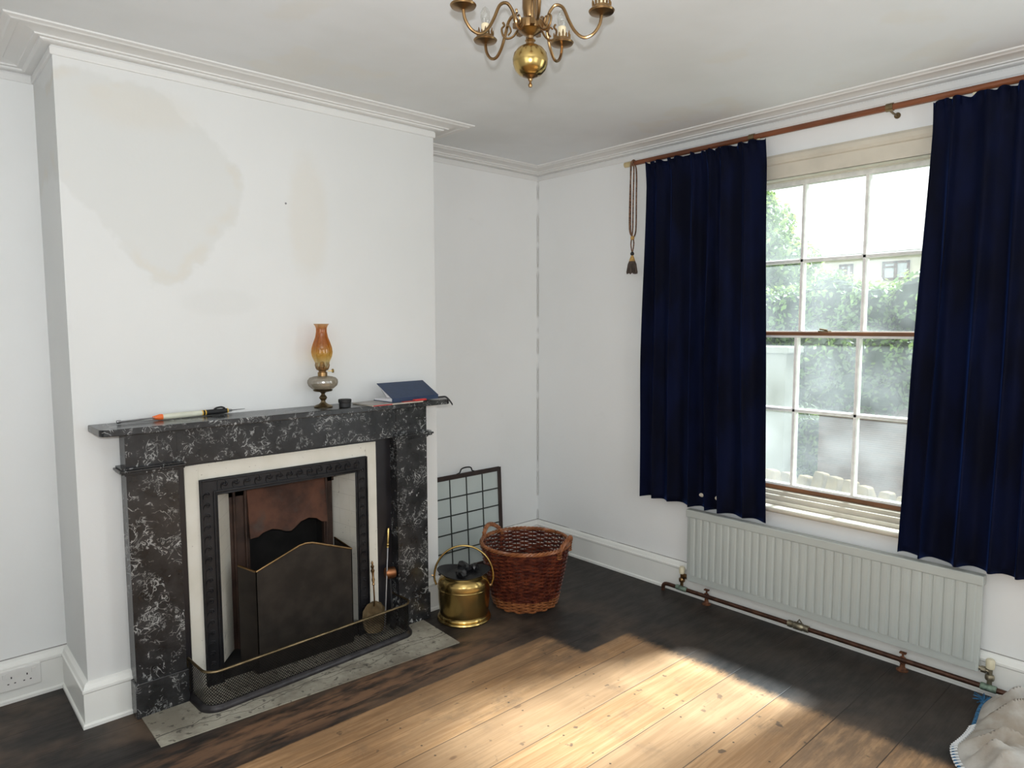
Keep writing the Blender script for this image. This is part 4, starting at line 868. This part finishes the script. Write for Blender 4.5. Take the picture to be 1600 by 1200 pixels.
b = MB(); b.tube([Vector(clo(0.004, v / 60)) + Vector((0, .004, .004)) for v in range(61)], .0065, 6); b.build('blue_hem', MBC, t, smooth=True, label='frayed blue binding')
b = MB()
for k in range(26):
    v = .03 + k * .022
    b.tube([Vector(clo(.0, v)) + Vector((0, .011, .010)), Vector(clo(.010, v + .004)) + Vector((0, -.003, .0115))], .0038, 5)
b.build('white_stitches', MWS, t)
b = MB(); rnd = random.Random(3); e0 = Vector(clo(0, .93))
for k in range(34):
    d = Vector((rnd.uniform(-.01, .05), rnd.uniform(-.01, .05), rnd.uniform(-.006, .02))); b.tube([e0 + Vector((rnd.uniform(-.03, .02), rnd.uniform(-.012, .012), .008)), e0 + d * .6 + Vector((0, 0, .010)), e0 + d + Vector((0, 0, .004))], .0016, 4)
b.build('frayed_threads', MBC, t)

# ------------------------------------------------------------------ the garden and the house outside
GZ = -.55
g = MB().box(.2, 40, -25, 25, GZ - .2, GZ).build('ground', MGR); struct(g)
def leaves(b, pts, size, rnd):
    for p, nrm in pts:
        s_ = size * rnd.uniform(.6, 1.3); n = (nrm + Vector((rnd.uniform(-1, 1), rnd.uniform(-1, 1), rnd.uniform(-.6, 1))) * .9).normalized(); a = n.orthogonal().normalized(); c_ = n.cross(a); th = rnd.uniform(0, 6.28)
        u = a * math.cos(th) + c_ * math.sin(th); w_ = n.cross(u); b.add([p - u * s_, p + w_ * s_ * .55 + n * s_ * .12, p + u * s_, p - w_ * s_ * .55 + n * s_ * .12], [(0, 1, 2, 3)])
def blobby(centres, seed, count, size, squash=1.0):
    rnd = random.Random(seed); out = []
    tot = sum(c_[3] ** 2 for c_ in centres)
    for (x, y, z, r) in centres:
        for _ in range(int(count * r * r / tot)):
            d = Vector((rnd.gauss(0, 1), rnd.gauss(0, 1), rnd.gauss(0, 1))).normalized(); rr = r * rnd.uniform(.82, 1.08); out.append((Vector((x, y, z)) + Vector((d.x * rr, d.y * rr, d.z * rr * squash)), d))
    b = MB(); leaves(b, out, size, rnd); return b
def core(centres, k=.86, squash=1.0):  # dark filler core that stops see-through between the leaves
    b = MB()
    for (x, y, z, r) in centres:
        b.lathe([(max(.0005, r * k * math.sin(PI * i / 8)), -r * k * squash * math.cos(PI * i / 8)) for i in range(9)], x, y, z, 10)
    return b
rnd = random.Random(21)
hc = []
for i in range(26):
    y = -3.2 + i * .20 + rnd.uniform(-.05, .05); hc.append((4.3 + rnd.uniform(-.1, .2), y, 1.62 + rnd.uniform(-.10, .10) - .12 * max(0, y + 0) , .38)); hc.append((4.15 + rnd.uniform(-.08, .15), y, 1.15 + rnd.uniform(-.08, .08), .40)); 
    if i % 2: hc.append((4.05, y, .86 + rnd.uniform(-.08, .05), .24))
for i in range(9): hc.append((3.42 + rnd.uniform(-.03, .03), -.30 - .14 * i, .88 - .05 * (i % 3) + .01 * i, .17))
for i in range(7): hc.append((3.62, -.30 - .2 * i, 1.16, .26))
t = thing('ivy_hedge', 'thick green leafy hedge seen through the lower half of the window', 'hedge', (0, 0, 0))
blobby(hc, 4, 34000, .034).build('foliage', MHL, t); core(hc, .82).build('dark_core', MDK, t)
hk = [(4.15, -.05 + .42 * i, .18 + .06 * math.sin(i * 2.1), .36) for i in range(5)] + [(4.15, -.1 + .42 * i, -.20, .34) for i in range(5)]
t = thing('dark_shrub', 'dark green shrub low down beside the brown fence panel', 'shrub', (0, 0, 0))
blobby(hk, 9, 9000, .034).build('foliage', MHL, t); core(hk, .84).build('dark_core', MDK, t)
t = thing('garden_tree', 'pale green tree rising behind the hedge beside the cream house', 'tree', (0, 0, 0))
tcs = [(8.4, 3.05 + rnd.uniform(-.3, .3) + .10 * math.sin(i), 1.5 + .19 * i, .62 - .016 * i) for i in range(13)] + [(8.2, 2.35 + rnd.uniform(-.2, .3), 1.7 + .24 * i, .45) for i in range(5)]
blobby(tcs, 12, 15000, .06).build('crown', MLT, t); MB().tube([(8.4, 3.0, GZ), (8.4, 3.05, 2.2), (8.4, 3.1, 3.6)], [.14, .10, .04], 8).build('trunk', MBK2, t, smooth=True)
t = thing('young_tree', 'hazy light green tree at the left side of the upper window panes', 'tree', (0, 0, 0))
tcs = [(5.9 + rnd.uniform(-.25, .25), 2.35 + rnd.uniform(-.25, .25), 1.5 + .22 * i, .42) for i in range(8)]
blobby(tcs, 15, 7000, .06).build('crown', MLT, t); MB().tube([(5.9, 2.4, GZ), (5.9, 2.35, 3.0)], [.08, .03], 8).build('trunk', MBK2, t, smooth=True)
t = thing('fence_panel', 'brown panel of fine horizontal slats below the hedge', 'fence', (0, 0, 0))
b = MB(); z = GZ
while z < .93: b.box(3.60, 3.612, -2.6, -.33, z, z + .0165); z += .020
b.build('slats', MFN, t)
b = MB().box(3.614, 3.64, -2.6, -.33, GZ, .94)
b.build('backing_board', vary('dark_brown_board', (.13, .085, .065), .8, amt=.2), t)
t = thing('gate_pillar', 'pale painted pillar outside the left edge of the window', 'pillar', (2.6, -.22, GZ))
MB().box(-.12, .12, -.30, .22, 0, 1.80).build('shaft', MWP, t); MB().box(-.15, .15, -.33, .25, 1.80, 1.86).build('cap', MWP, t, bevel=.01)
t = thing('garden_wall', 'low stone garden wall just outside the bottom of the window', 'wall', (0, 0, 0))
MB().box(1.86, 2.12, -3.0, -.2, GZ, .16).build('stonework', MSN, t)
rnd = random.Random(8)
for k in range(11):
    y = -.70 - .118 * k; w_ = .055; hgt = rnd.uniform(.17, .22) - .012 * max(0, k - 5); q = rnd.uniform(-.03, .03)
    vs = [(1.88, y - w_, 0), (2.10, y - w_, 0), (2.10, y + w_, 0), (1.88, y + w_, 0), (1.93, y - w_ * .75 + q, hgt), (2.05, y - w_ * .7 + q, hgt * .9), (2.05, y + w_ * .5 + q, hgt * .95), (1.93, y + w_ * .6 + q, hgt * 1.05)]
    o = MB().add(vs, [(0, 3, 2, 1), (4, 5, 6, 7), (0, 1, 5, 4), (1, 2, 6, 5), (2, 3, 7, 6), (3, 0, 4, 7)]).build('coping_stone', MSN, loc=(0, 0, .16), bevel=.012); tag(o, 'upright golden coping stone on the low wall outside the window', 'stone', 'coping stones on the low garden wall')
t = thing('house', 'cream rendered house with a tiled roof beyond the hedge', 'house', (0, 0, 0))
MB().box(12.0, 18, -8, 3.35, GZ, 3.0).build('wall', MRN, t)
MB().add([(11.7, -8.3, 2.96), (11.7, 3.55, 2.96), (14.8, 3.0, 4.9), (14.8, -8.3, 4.9), (18.3, -8.3, 2.96), (18.3, 3.55, 2.96)], [(0, 1, 2, 3), (3, 2, 5, 4), (0, 4, 5, 1), (1, 5, 2), (0, 3, 4)]).build('roof', MTL, t)
for y0, y1 in ((1.645, 2.155), (2.74, 3.02)):
    wn_ = MB(); z0, z1 = 2.40, 2.775; x = 11.96
    for a in ((y0, y0 + .045, z0, z1), (y1 - .045, y1, z0, z1), (y0, y1, z0, z0 + .045), (y0, y1, z1 - .045, z1), ((y0 + y1) / 2 - .03, (y0 + y1) / 2 + .03, z0, z1), ((y0 + y1) / 2, y1, z1 - .13, z1 - .095)): wn_.box(x, 12.03, a[0], a[1], a[2], a[3])
    o = wn_.build('window', vary('brown_window_frame', (.13, .06, .04), .6, amt=.2), t); MB().box(11.985, 11.995, y0, y1, z0, z1).build('pane', vary('reflecting_pane', (.55, .57, .60), .2, amt=.1), o)
